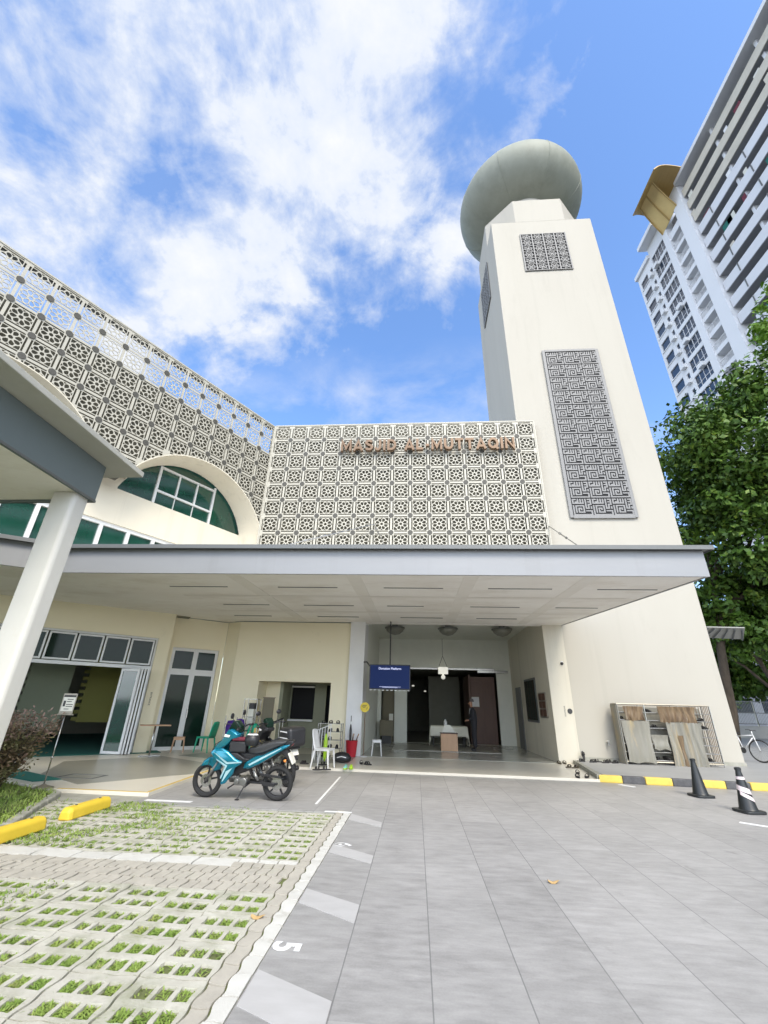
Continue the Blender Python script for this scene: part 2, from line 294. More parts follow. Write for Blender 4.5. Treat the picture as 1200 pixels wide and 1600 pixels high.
        if merge: bmesh.ops.remove_doubles(bm, verts=bm.verts, dist=1e-4)
        bmesh.ops.recalc_face_normals(bm, faces=bm.faces)
        bm.to_mesh(me); bm.free()
        for mm in (mats if isinstance(mats, (list, tuple)) else [mats]): me.materials.append(M[mm] if isinstance(mm, str) else mm)
        if smooth or autosm:
            for p in me.polygons: p.use_smooth = True
            if autosm: me.set_sharp_from_angle(angle=R(autosm))
        if bevel:
            b = o.modifiers.new('bevel', 'BEVEL'); b.width = bevel; b.segments = bseg; b.limit_method = 'ANGLE'; b.angle_limit = R(35)
        if subs:
            b = o.modifiers.new('subd', 'SUBSURF'); b.levels = subs; b.render_levels = subs
        return o
def build_each(mb, name, mats, parent=None, **k):
    par = list(range(len(mb.v)))
    def find(a):
        while par[a] != a: par[a] = par[par[a]]; a = par[a]
        return a
    for f in mb.f:
        for v in f[1:]: par[find(v)] = find(f[0])
    groups = {}
    for f, mi in zip(mb.f, mb.mi): groups.setdefault(find(f[0]), []).append((f, mi))
    out = []
    for fs in groups.values():
        n = MB(); mp = {}
        for f, mi in fs:
            idx = []
            for v in f:
                if v not in mp: mp[v] = len(n.v); n.v.append(mb.v[v])
                idx.append(mp[v])
            n.fi(idx, mi)
        out.append(n.build(name, mats, parent, **k))
    return out
LOCAL = {}
def is_local(p):
    while p is not None:
        if LOCAL.get(p.name): return True
        p = p.parent
    return False
def tag(o, label=None, cat=None, group=None, kind=None):
    if label: o['label'] = label
    if cat: o['category'] = cat
    if group: o['group'] = group
    if kind: o['kind'] = kind
    return o
def thing(name, label, cat, loc=(0, 0, 0), rz=0.0, group=None, local=False):
    """an Empty at the base. Parts of a local thing are written in the thing's own coordinates."""
    o = bpy.data.objects.new(name, None); COL.objects.link(o); o.empty_display_size = 0.2
    o.matrix_basis = Matrix.Translation(loc) @ Matrix.Rotation(rz, 4, 'Z')
    tag(o, label, cat, group)
    if local: LOCAL[o.name] = True
    return o
def loc_part(o): LOCAL[o.name] = True; return o
def kids(o): return [c for c in bpy.data.objects if c.parent == o]
def dup(root, loc, rz=0.0, label=None, group=None, scale=None):
    def cp(o, par):
        c = o.copy(); COL.objects.link(c); c.parent = par
        for k in kids(o): cp(k, c)
        return c
    r = cp(root, None); mtx = Matrix.Translation(loc) @ Matrix.Rotation(rz, 4, 'Z')
    if scale: mtx = mtx @ Matrix.Diagonal((*scale, 1))
    r.matrix_basis = mtx
    if label: r['label'] = label
    if group: r['group'] = group
    return r
def struct(name, mb, mats, **k): return tag(mb.build(name, mats, **k), kind='structure')
def text_mesh(name, s, size, depth, material, parent, mtx, align='LEFT', squeeze=1.0, bold=0.0):
    c = bpy.data.curves.new(name, 'FONT'); c.body = s; c.size = size; c.extrude = depth; c.align_x = align; c.offset = bold
    t = bpy.data.objects.new('tmp', c); COL.objects.link(t); bpy.context.view_layer.update()
    me = bpy.data.meshes.new_from_object(t.evaluated_get(bpy.context.evaluated_depsgraph_get())); bpy.data.objects.remove(t)
    me.transform(mtx @ Matrix.Diagonal((squeeze, 1, 1, 1)))
    if parent is not None and not is_local(parent): me.transform((parent.matrix_basis if parent.parent is None else parent.parent.matrix_basis @ parent.matrix_basis).inverted())
    me.materials.clear(); me.materials.append(M[material]); o = bpy.data.objects.new(name, me); COL.objects.link(o); o.parent = parent
    return o
FRONT = Matrix.Rotation(R(90), 4, 'X')     # text lying in x-y turned to face -Y

# ------------------------------------------------------------------ ground and paving
tile = bpy.data.materials.new('grey_stone_tile'); tile.use_nodes = True
def tile_nodes():
    nt = tile.node_tree; b = nt.nodes['Principled BSDF']; L = nt.links.new
    def m_(op, a, b_=None, clamp=False):
        n = nt.nodes.new('ShaderNodeMath'); n.operation = op; n.use_clamp = clamp
        for i, v in enumerate((a, b_)):
            if v is None: continue
            if isinstance(v, (int, float)): n.inputs[i].default_value = v
            else: L(v, n.inputs[i])
        return n.outputs[0]
    g = nt.nodes.new('ShaderNodeNewGeometry'); s = nt.nodes.new('ShaderNodeSeparateXYZ'); L(g.outputs['Position'], s.inputs[0])
    u = m_('DIVIDE', m_('SUBTRACT', s.outputs[0], 0.087), 0.5714)
    v = m_('ADD', m_('DIVIDE', m_('SUBTRACT', s.outputs[1], 0.33), 1.143), m_('MULTIPLY', m_('MODULO', m_('ADD', m_('FLOOR', u), 40.0), 2.0), 0.5))
    def line(t, w):
        fr = m_('FRACT', m_('ADD', t, 50.0)); d = m_('MINIMUM', fr, m_('SUBTRACT', 1.0, fr)); return m_('LESS_THAN', d, w)
    gu = line(u, 0.0075); gv = line(v, 0.0028)
    cmb = nt.nodes.new('ShaderNodeCombineXYZ'); L(m_('FLOOR', u), cmb.inputs[0]); L(m_('FLOOR', v), cmb.inputs[1])
    wn_ = nt.nodes.new('ShaderNodeTexWhiteNoise'); L(cmb.outputs[0], wn_.inputs[0])
    off = nt.nodes.new('ShaderNodeVectorMath'); off.operation = 'MULTIPLY_ADD'; L(wn_.outputs['Color'], off.inputs[0]); off.inputs[1].default_value = (20, 20, 20); L(g.outputs['Position'], off.inputs[2])
    def noise(scale, det, st, src):
        mp = nt.nodes.new('ShaderNodeMapping'); mp.inputs['Scale'].default_value = st; L(src, mp.inputs[0])
        n = nt.nodes.new('ShaderNodeTexNoise'); n.inputs['Scale'].default_value = scale; n.inputs['Detail'].default_value = det; n.inputs['Roughness'].default_value = 0.65; L(mp.outputs[0], n.inputs[0]); return n.outputs[0]
    a = noise(6.5, 9, (0.6, 1.9, 1), off.outputs[0]); c = noise(0.7, 4, (1, 1, 1), g.outputs['Position']); d = noise(60, 3, (1, 1, 1), g.outputs['Position'])
    st = noise(1.3, 8, (1, 1, 1), g.outputs['Position'])
    val = m_('ADD', m_('MULTIPLY', m_('SUBTRACT', a, 0.5), 1.1), m_('ADD', m_('MULTIPLY', m_('SUBTRACT', c, 0.5), 0.5), m_('ADD', m_('MULTIPLY', m_('SUBTRACT', wn_.outputs[0], 0.5), 0.16), m_('MULTIPLY', m_('SUBTRACT', d, 0.5), 0.30))))
    val = m_('ADD', val, 0.5, True)
    r = nt.nodes.new('ShaderNodeValToRGB'); r.color_ramp.elements[0].position = 0.22; r.color_ramp.elements[1].position = 0.78
    r.color_ramp.elements[0].color = (0.255, 0.248, 0.237, 1); r.color_ramp.elements[1].color = (0.405, 0.394, 0.377, 1); L(val, r.inputs[0])
    sp = nt.nodes.new('ShaderNodeMapRange'); sp.inputs[1].default_value = 0.60; sp.inputs[2].default_value = 0.78; sp.inputs[4].default_value = 0.35; L(st, sp.inputs[0])
    x0 = nt.nodes.new('ShaderNodeMix'); x0.data_type = 'RGBA'; L(sp.outputs[0], x0.inputs[0]); L(r.outputs[0], x0.inputs[6]); x0.inputs[7].default_value = (0.24, 0.235, 0.21, 1)
    oil = noise(2.4, 3, (1, .45, 1), g.outputs['Position']); oil2 = noise(14, 5, (1, 1, 1), g.outputs['Position'])
    om = nt.nodes.new('ShaderNodeMapRange'); om.inputs[1].default_value = 0.66; om.inputs[2].default_value = 0.80; om.inputs[4].default_value = 0.5; L(m_('ADD', oil, m_('MULTIPLY', m_('SUBTRACT', oil2, .5), .25)), om.inputs[0])
    xo = nt.nodes.new('ShaderNodeMix'); xo.data_type = 'RGBA'; L(om.outputs[0], xo.inputs[0]); L(x0.outputs[2], xo.inputs[6]); xo.inputs[7].default_value = (0.13, 0.125, 0.115, 1); x0 = xo
    x = nt.nodes.new('ShaderNodeMix'); x.data_type = 'RGBA'; L(m_('ADD', m_('MULTIPLY', gu, 0.6), m_('MULTIPLY', gv, 0.12), True), x.inputs[0]); L(x0.outputs[2], x.inputs[6]); x.inputs[7].default_value = (0.11, 0.11, 0.11, 1)
    L(x.outputs[2], b.inputs['Base Color']); b.inputs['Roughness'].default_value = 0.5
    rr = nt.nodes.new('ShaderNodeMapRange'); rr.inputs[3].default_value = 0.42; rr.inputs[4].default_value = 0.62; L(a, rr.inputs[0]); L(rr.outputs[0], b.inputs['Roughness'])
    bp = nt.nodes.new('ShaderNodeBump'); bp.inputs['Strength'].default_value = 0.12; bp.inputs['Distance'].default_value = 0.004; L(m_('SUBTRACT', a, m_('MAXIMUM', gu, gv)), bp.inputs['Height']); L(bp.outputs[0], b.inputs['Normal'])
tile_nodes(); M['tile'] = tile
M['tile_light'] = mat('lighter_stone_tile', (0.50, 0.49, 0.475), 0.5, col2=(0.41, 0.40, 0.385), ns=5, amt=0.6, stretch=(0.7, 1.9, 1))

g = MB(); g.box(-700, 700, -700, 900, -0.6, -0.075); struct('ground', g, 'asphalt')
g = MB(); g.prism([(-1.02, -6), (16, -6), (16, 11.3), (7.9, 11.9), (4.4, 12.3), (-4.86, 12.5), (-4.68, 7.96), (-1.02, 7.96)], -0.07, 0.0); struct('paved_court', g, 'tile')
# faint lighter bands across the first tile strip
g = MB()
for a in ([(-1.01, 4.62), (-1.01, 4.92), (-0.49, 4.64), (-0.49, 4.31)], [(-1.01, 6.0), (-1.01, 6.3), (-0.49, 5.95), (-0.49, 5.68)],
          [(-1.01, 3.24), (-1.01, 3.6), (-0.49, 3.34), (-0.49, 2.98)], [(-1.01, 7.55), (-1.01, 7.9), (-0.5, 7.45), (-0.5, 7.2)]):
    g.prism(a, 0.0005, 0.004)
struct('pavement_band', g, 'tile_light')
# bay paint
g = MB()
def line(p, q, w, mb, z=0.005):
    p = Vector((*p, 0)); q = Vector((*q, 0)); d = (q - p).normalized(); n = Vector((-d.y, d.x, 0)) * w / 2
    mb.prism([(p + n)[:2], (p - n)[:2], (q - n)[:2], (q + n)[:2]], 0.0006, z)
line((-1.45, 7.99), (-1.08, 7.99), 0.07, g); line((-1.78, 11.5), (-1.70, 8.5), 0.04, g); line((-1.07, 7.94), (-1.07, 8.02), 0.10, g, 0.0045)
line((5.12, 8.55), (6.9, 7.05), 0.09, g); line((5.62, 8.14), (7.6, 8.14), 0.09, g, 0.007); line((4.75, 12.05), (4.95, 11.75), 0.12, g)
line((-4.55, 8.22), (-3.75, 8.22), 0.10, g)
struct('painted_bay_line', g, 'roadpaint')
for s_, x, y in (('5', -1.0, 3.96), ('6', -0.98, 6.37)):
    o = text_mesh('bay_number', s_, 0.27, 0.0015, 'roadpaint', None, Matrix.Translation((x, y, 0.0045)) @ Matrix.Rotation(R(-90), 4, 'Z'), bold=0.008); tag(o, kind='structure')

# grass pavers ------------------------------------------------------------
g = MB(); g.prism([(-14, -6), (-1.02, -6), (-1.02, 7.96), (-4.68, 7.96), (-4.68, 8.5), (-6.5, 8.5), (-14, 12.0)], -0.073, -0.020); struct('soil_bed', g, 'soil')
def wavy(mb, x0, x1, y0, y1, z=0.0, holes=None, nx=14, ny=14, amp=0.011, jit=0.0015, mi=0, wr=True):
    gap = 0.0065; w, h = x1 - x0, y1 - y0; per = 0.222
    def P(i, j):
        x = x0 + gap + (w - 2 * gap) * i / nx; y = y0 + gap + (h - 2 * gap) * j / ny
        fx = amp * math.sin(2 * math.pi * (y + 0.02) / per) * (1 if (i == 0 or (i == nx and wr)) else 0.0); fy = amp * math.sin(2 * math.pi * (x + 0.03) / per) * (1 if (j in (0, ny)) else 0.0)
        x += fx; y += fy
        if 0 < i < nx and 0 < j < ny: x += random.uniform(-jit, jit); y += random.uniform(-jit, jit)
        return x, y
    tz = random.uniform(-0.003, 0.003); G = {}
    ax, ay = random.uniform(-.006, .006), random.uniform(-.006, .006)
    for i in range(nx + 1):
        for j in range(ny + 1):
            x, y = P(i, j); zz = z + tz + ax * (i / nx - .5) + ay * (j / ny - .5)
            G[i, j] = (mb.P((x, y, zz)), mb.P((x, y, z - 0.045)))
    def sol(i, j): return 0 <= i < nx and 0 <= j < ny and not (holes and holes(i, j))
    for i in range(nx):
        for j in range(ny):
            if not sol(i, j): continue
            a, b, c, d = G[i, j], G[i + 1, j], G[i + 1, j + 1], G[i, j + 1]
            mb.fi([a[0], b[0], c[0], d[0]], mi)
            if not sol(i, j - 1): mb.fi([a[1], b[1], b[0], a[0]], mi)
            if not sol(i + 1, j): mb.fi([b[1], c[1], c[0], b[0]], mi)
            if not sol(i, j + 1): mb.fi([c[1], d[1], d[0], c[0]], mi)
            if not sol(i - 1, j): mb.fi([d[1], a[1], a[0], d[0]], mi)
U = 0.4455
hx = {1, 2, 3, 5, 6, 7, 9, 10, 11}; hy = {1, 2, 3, 4, 7, 8, 9, 10}
hf = lambda i, j: (i in (2, 3, 4, 6, 7, 8, 10, 11, 12)) and (j in (1, 2, 3, 4, 7, 8, 9, 10))
gp = MB(); cells = []
def bay(xr, nxu, yb, nyu):
    for a in range(nxu):
        for b in range(nyu):
            x1 = xr - a * U; x0 = x1 - U; y0 = yb + b * U
            wavy(gp, x0, x1, y0, y0 + U, holes=hf, nx=14, ny=13, amp=0.0075, jit=0.004)
            for i in (2, 6, 10):
                for j in (1, 7): cells.append((x0 + U * (i + 1.5) / 14, y0 + U * (j + 2) / 13, U * 1.5 / 14, U * 2 / 13))
bay(-1.262, 11, 3.0 - 4 * U, 8 + 0)     # near bay rows up to y = 3.0+4U = 4.78
bay(-1.262, 11, 5.63, 5)
struct('grass_paver_field', gp, 'paver')
gp = MB()
y = 4.785
for r_ in range(3):
    x = -1.262 - (0.05 if r_ % 2 else 0)
    while x > -6.0: wavy(gp, x - 0.1115, x, y, y + 0.2, nx=3, ny=6, amp=0.007, mi=0); x -= 0.1115
    y += 0.2
yy = 1.2
while yy < 7.9:
    wavy(gp, -1.262, -1.142, yy, yy + 0.2228, nx=3, ny=5, amp=0.010, mi=0); yy += 0.2228
struct('buff_paver_row', gp, 'paver2')
gp = MB(); yy = 1.09
while yy < 7.85:
    wavy(gp, -1.142, -1.024, yy, yy + 0.2228, nx=3, ny=8, amp=0.010, wr=False); yy += 0.2228
x = -1.9
while x > -6.0: wavy(gp, x - 0.45, x, 5.392, 5.622, nx=8, ny=5, amp=0.006); x -= 0.45
x = -1.262
while x > -1.85: wavy(gp, x - 0.2115, x, 5.53, 5.622, nx=4, ny=3, amp=0.0); x -= 0.2115
struct('white_paver_row', gp, 'whitepaver')
gp = MB(); x = -1.262
while x > -1.85: wavy(gp, x - 0.1115, x, 5.39, 5.527, nx=3, ny=4, amp=0.006); x -= 0.1115
struct('plain_paver_row', gp, 'paver2')
# grass tufts
gr = MB()
def blade(x, y, z, h, lean=0.6, w=0.006):
    a = random.uniform(0, 6.283); dx, dy = math.cos(a), math.sin(a); l = h * random.uniform(0.2, lean * 1.6)
    px_, py_ = -dy * w, dx * w
    gr.face([(x - px_, y - py_, z), (x + px_, y + py_, z), (x + dx * l * .5 + px_ * .7, y + dy * l * .5 + py_ * .7, z + h * .65), (x + dx * l * .5 - px_ * .7, y + dy * l * .5 - py_ * .7, z + h * .65)])
    gr.face([(x + dx * l * .5 - px_ * .7, y + dy * l * .5 - py_ * .7, z + h * .65), (x + dx * l * .5 + px_ * .7, y + dy * l * .5 + py_ * .7, z + h * .65), (x + dx * l, y + dy * l, z + h * random.uniform(.6, 1.0))])
def pn(x, y): return math.sin(x * 2.3 + 1.1) * math.cos(y * 1.7 + .6) + .6 * math.sin(x * 5.1 - y * 3.7)
for cx, cy, rx, ry in cells:
    den = 0.75 + 0.45 * pn(cx, cy) + random.uniform(-.55, .35)
    nb = int(max(0.12, den) * (150 if cy < 5 else 90))
    for k in range(nb): blade(cx + random.uniform(-rx, rx) * .95, cy + random.uniform(-ry, ry) * .9, -0.022, random.uniform(0.010, 0.026), lean=2.6, w=.005)
for k in range(5200):      # grass spreading over the far-left pavers
    x = -4.75 + abs(random.gauss(0, 1.0)) if k % 3 else random.uniform(-6.0, -3.4); y = random.uniform(5.7, 8.0)
    if x > -2.6 or (pn(x * 1.5, y * 2.1) < -0.1): continue
    blade(x, y, 0.0, random.uniform(0.015, 0.04), lean=1.4)
for k in range(1500):
    x = random.uniform(-6.0, -3.2); y = random.uniform(3.6, 4.75)
    if pn(x * 2, y * 2) < 0.35: continue
    blade(x, y, 0.0, random.uniform(0.01, 0.03), lean=1.4)
tag(gr.build('grass', 'grass'), 'short green grass growing in the cells of the pavers', 'grass', kind='stuff')
g = MB(); g.prism([(-6.1, 7.93), (-4.69, 7.93), (-4.69, 8.495), (-6.35, 8.495)], -.06, -.004); struct('concrete_apron', g, 'kerb_grey')
# garden strip at the left
g = MB(); poly = [(-14, 2.0), (-5.15, 2.0), (-5.2, 6.2), (-5.75, 7.25), (-6.2, 8.25), (-6.75, 8.45), (-14, 11.4)]
g.prism(poly, -0.034, lambda x, y: 0.05); struct('garden_bed', g, 'soil')
gr = MB()
for k in range(9000):
    x = random.uniform(-9, -5.2); y = random.uniform(5.0, 9.0)
    if x > -5.2 - (y - 6.2) * .47 or y > 8.4 - (x + 6.7) * .42: continue
    blade(x, y, 0.05, random.uniform(0.03, 0.09), lean=1.2, w=0.008)
tag(gr.build('lawn_grass', 'grass'), 'darker lawn grass under the bush at the left edge', 'grass', kind='stuff')
g = MB(); pts = [(-5.15, 5.2), (-5.2, 6.2), (-5.72, 7.25), (-6.1, 8.15), (-6.55, 8.42)]
for a, b in zip(pts, pts[1:]):
    n = 3
    for i in range(n):
        p = Vector(a).lerp(Vector(b), i / n); q = Vector(a).lerp(Vector(b), (i + 1) / n - 0.02); d = (q - p).normalized(); nn = Vector((-d.y, d.x)) * 0.07
        h = random.uniform(0.06, 0.1); g.prism([tuple(p + nn), tuple(p - nn), tuple(q - nn), tuple(q + nn)], -0.03, h)
struct('garden_kerb', g, 'kerb_grey', bevel=0.02)

# raised platform in front of the building
g = MB(); g.prism([(-14, 11.35), (-6.45, 8.5), (-4.68, 8.5), (-4.88, 12.5), (4.42, 12.32), (4.86, 15.6), (4.86, 15.6), (4.86, 40), (-20, 40), (-20, 20)], -0.07, 0.055); struct('platform_floor', g, 'plat', bevel=0.006)
g = MB(); g.prism([(-7.9, 9.9), (-6.35, 8.95), (-4.95, 10.7), (-4.95, 12.2), (-7.3, 13.6), (-8.9, 11.8)], 0.0555, 0.059); g.prism([(-7.0, 13.9), (-4.3, 12.9), (-1.9, 13.6), (-1.9, 15.5), (-6.4, 15.5)], 0.0555, 0.0585); struct('platform_dark_tile', g, 'plat_dark')
g = MB()
for (a, b, c, d) in ((-7.3, -6.5, 9.55, 9.6), (-7.3, -6.5, 10.0, 10.05)): g.box(a, b, c, d, 0.0592, 0.063)
g.box(-7.3, -7.25, 9.601, 9.999, 0.0592, 0.063); g.box(-6.55, -6.5, 9.601, 9.999, 0.0592, 0.063)
struct('floor_hatch_frame', g, 'edge')
g = MB(); g.box(-6.4, -4.70, 8.502, 8.56, 0.0555, 0.059); g.prism([(-4.75, 8.57), (-4.69, 8.57), (-4.87, 12.1), (-4.95, 12.1)], 0.0555, 0.0595); struct('yellow_edge_strip', g, 'yellowwood')
g = MB(); g.box(-1.78, 4.6, 15.45, 21.5, 0.0555, 0.062); struct('lobby_floor', g, 'lobbyfloor')
g = MB(); g.box(-0.9, 3.1, 17.9, 20.6, 0.0625, 0.075); struct('floor_mat', g, 'plat_dark')
# side pavement with striped kerb
KL = [(4.40, 12.32), (4.93, 12.26), (5.43, 12.21), (6.02, 12.15), (6.62, 12.07), (7.12, 12.01), (7.62, 11.95), (8.2, 11.88), (8.8, 11.8), (9.4, 11.72), (10.0, 11.65), (12, 11.4), (15, 11.0)]
g = MB(); g.prism([(4.56, 12.45), *[(x, y + 0.14) for x, y in KL[1:]], (40, 11.2), (40, 45), (4.95, 45), (4.95, 15.6)], -0.07, 0.145); struct('side_pavement', g, 'pavegrey')
g = MB()
for i, (a, b) in enumerate(zip(KL, KL[1:])):
    e = 0.004
    g.prism([(a[0] + e, a[1]), (b[0] - e, b[1]), (b[0] - e, b[1] + 0.137), (a[0] + (0.15 if i == 0 else e), a[1] + 0.137)], -0.01, 0.15, mi=i % 2)
struct('striped_kerb', g, ['kerb_yellow', 'kerb_black'], bevel=0.018)
g = MB(); g.prism([(4.37, 12.34), (4.53, 12.47), (4.98, 15.58), (4.87, 15.58)], -0.01, 0.156); struct('plain_kerb', g, 'kerb_grey', bevel=0.01)

# ------------------------------------------------------------------ lattice screen cell
def lattice_cell(w, h):
    """outline + holes in cell coordinates centred on 0, unit w x h; returns (verts2d, tris, loops)"""
    a, b = w / 2, h / 2; S = min(w, h)
    outer = [(-a, -b), (a, -b), (a, b), (-a, b)]; holes = []
    def T(p): return (p[0] * w, p[1] * h)
    def rot(p, k): c, s_ = math.cos(k), math.sin(k); return (p[0] * c - p[1] * s_, p[0] * s_ + p[1] * c)
    holes.append([T(rot((0.080, 0), math.pi / 8 + k * math.pi / 4)) for k in range(8)])           # centre
    for k in range(8):                                                                         # petals
        ang = k * math.pi / 4 + math.pi / 8
        holes.append([T(rot(p, ang)) for p in ((0.115, 0), (0.165, -0.048), (0.245, -0.087), (0.315, -0.058), (0.340, 0), (0.315, 0.058), (0.245, 0.087), (0.165, 0.048))])
    for k in range(4):                                                                         # between petals, corners and frame slots
        holes.append([T(rot(p, k * math.pi / 2)) for p in ((0.278, 0), (0.356, -0.066), (0.356, 0.066))])
        holes.append([T(rot(p, k * math.pi / 2)) for p in ((0.235, 0.235), (0.356, 0.165), (0.356, 0.345), (0.345, 0.356), (0.165, 0.356))])
        holes.append([T(rot(p, k * math.pi / 2)) for p in ((0.384, -0.34), (0.448, -0.34), (0.448, 0.34), (0.384, 0.34))])
    loops = [outer] + holes
    tr = tessellate_polygon([[Vector((x, y, 0)) for x, y in l] for l in loops])
    vv = [p for l in loops for p in l]
    return vv, [tuple(t) for t in tr], loops
def lattice_mesh(mb, xs, zs, w, h, y0, y1, arcs=None):
    vv, tr, loops = lattice_cell(w, h)
    def inside(x, z):
        for cx, cz, r_ in arcs:
            if (z < cz and abs(x - cx) < r_ - 1e-5) or (z >= cz and math.hypot(x - cx, z - cz) < r_ - 1e-5): return True
        return False
    def snap(x, z):
        for cx, cz, r_ in arcs:
            if z < cz and abs(x - cx) < r_: return (cx + math.copysign(r_, x - cx), z)
            d = math.hypot(x - cx, z - cz)
            if z >= cz and d < r_: return (cx + (x - cx) / d * r_, cz + (z - cz) / d * r_)
        return (x, z)
    def emit(t3):
        a, b, c = t3; n = sum(inside(*p) for p in t3)
        if n == 3: return
        if n:
            e = [(a, b, c), (b, c, a), (c, a, b)]; L_ = [math.dist(q[0], q[1]) for q in e]; k = L_.index(max(L_))
            if L_[k] > 0.05:
                p, q, r_ = e[k]; m_ = ((p[0] + q[0]) / 2, (p[1] + q[1]) / 2); emit((p, m_, r_)); emit((m_, q, r_)); return
            if n == 2: return
            t3 = [snap(*p) for p in t3]
        mb.face([(x, y0, z) for x, z in t3], 0); mb.face([(x, y1, z) for x, z in t3[::-1]], 0)
    for cx in xs:
        for cz in zs:
            if arcs and cx < -5.0 and cz < 7.75: continue
            pts = [(cx + x, cz + z) for x, z in vv]
            near = arcs and any(abs(cx - ax) < r_ + w and cz < az + r_ + h for ax, az, r_ in arcs)
            if near:
                for t in tr: emit([pts[i] for i in t])
            f = [mb.P((x, y0, z)) for x, z in pts]; bk = [mb.P((x, y1, z)) for x, z in pts]
            if not near:
                for t in tr: mb.fi([f[i] for i in t], 0); mb.fi([bk[i] for i in t[::-1]], 0)
            k = 0
            for l in loops:
                n = len(l)
                if l is not loops[0]:
                    for i in range(n):
                        p, q = k + i, k + (i + 1) % n
                        if near and (inside(*pts[p]) or inside(*pts[q])): continue
                        mb.fi([f[p], f[q], bk[q], bk[p]], 0)
                k += n
def bosses(mb, pts, r_=0.10):
    for x, z in pts: mb.xz([(x + r_ * math.cos(t), z + r_ * math.sin(t)) for t in [math.pi / 8 + k * math.pi / 4 for k in range(8)]], -0.025, -0.001, 1)

mosque = thing('mosque', 'cream mosque building with patterned lattice screens above a long grey entrance canopy', 'mosque', (0, 15.6, 0))
# main facade screen
CW, CH = 11.28 / 15, 0.732; SX0, SX1, ZT = -6.20, 5.08, 12.82; NR = 11
FM = Fr(0, 15.35)
g = MB(FM); lattice_mesh(g, [SX0 + CW * (i + .5) for i in range(15)], [ZT - CH * (j + .5) for j in range(NR)], CW, CH, 0, 0.018)
bosses(g, [(SX0 + CW * i, ZT - CH * j) for i in range(1, 15) for j in range(1, NR)])
scr = g.build('lattice_screen', ['lattice', 'node'], mosque)
g = MB(FM); g.box(SX0 - 0.05, SX0 - 0.002, -0.02, 0.3, 4.9, ZT + 0.03); g.box(SX1 + 0.002, SX1 + 0.05, -0.02, 0.14, 4.9, ZT + 0.03); g.box(SX0 - 0.002, SX1 + 0.002, -0.02, 0.14, ZT + 0.002, ZT + 0.05)
for i in range(0, 16, 3): g.box(SX0 + CW * i - .03, SX0 + CW * i + .03, 0.020, 0.10, 4.9, ZT)
g.build('screen_frame', 'lattice', scr)
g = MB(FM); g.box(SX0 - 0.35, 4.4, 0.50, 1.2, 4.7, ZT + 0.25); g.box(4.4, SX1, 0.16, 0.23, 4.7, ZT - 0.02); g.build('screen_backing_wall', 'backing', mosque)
# wing screen with arches, x<0 towards the camera
FW = Fr(-6.262, 15.40, 30.0); CWW = 0.722; NC = 17
AR = [(-2.62, 6.65, 2.90), (-8.80, 6.72, 2.95), (-14.98, 6.72, 2.95)]
def keepW(x, z):
    for cx, cz, r_ in AR:
        dx, dz = x - cx, z - cz; d = math.hypot(dx, dz)
        if z < cz:
            if abs(dx) < r_ - 1e-4: return False
        elif d < r_ - 1e-4: return False
    return True
g = MB(FW); lattice_mesh(g, [-CWW * (i + .42) for i in range(NC)], [ZT - CH * (j + .5) for j in range(10)], CWW, CH, 0, 0.018, AR)
bosses(g, [(-CWW * (i + .92), ZT - CH * j) for i in range(NC) for j in range(1, 10) if (ZT - CH * j > 7.8 or i < 6) and all(keepW(-CWW * (i + .92) + a, ZT - CH * j + b) for a in (-.1, .1) for b in (-.1, .1))])
wscr = g.build('lattice_screen', ['lattice', 'node'], mosque)
XL = -CWW * (NC + .0)
g = MB(FW); g.box(XL, 0.05, -0.02, 0.14, ZT + 0.002, ZT + 0.05); g.box(XL, 0.0, 0.145, 0.30, ZT - 0.04, ZT + 0.05, 1)
for i in range(NC): g.box(-CWW * (i + .92) - .03, -CWW * (i + .92) + .03, 0.020, 0.06, 10.0, ZT, 0)
g.build('screen_frame', ['lattice', 'edge'], wscr)
# backing wall with arched openings, and the deep reveals
def arch_wall(mb, x0, x1, ztop, zbot, y, arcs, n=28):
    xs = {x0, x1}
    for cx, cz, r_ in arcs:
        for k in range(n + 1): xs.add(cx - r_ * math.cos(math.pi * k / n))
    xs = sorted(v for v in xs if x0 <= v <= x1)
    def lo(x):
        for cx, cz, r_ in arcs:
            if abs(x - cx) < r_ - 1e-6: return cz + math.sqrt(max(0, r_ * r_ - (x - cx) ** 2))
        return zbot
    for a, b in zip(xs, xs[1:]):
        mid = (a + b) / 2; inside = lo(mid) > zbot
        la = (lo(a) if lo(a) > zbot else max([zbot] + [cz for cx, cz, r_ in arcs if abs(mid - cx) < r_])) if inside else zbot
        lb = (lo(b) if lo(b) > zbot else max([zbot] + [cz for cx, cz, r_ in arcs if abs(mid - cx) < r_])) if inside else zbot
        mb.face([(a, y, la), (b, y, lb), (b, y, ztop), (a, y, ztop)])
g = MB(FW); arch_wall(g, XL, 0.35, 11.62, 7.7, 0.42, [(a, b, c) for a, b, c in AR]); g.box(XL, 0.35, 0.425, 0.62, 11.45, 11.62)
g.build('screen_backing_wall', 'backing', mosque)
g = MB(FW); G_R, G_Y = 2.55, 0.95
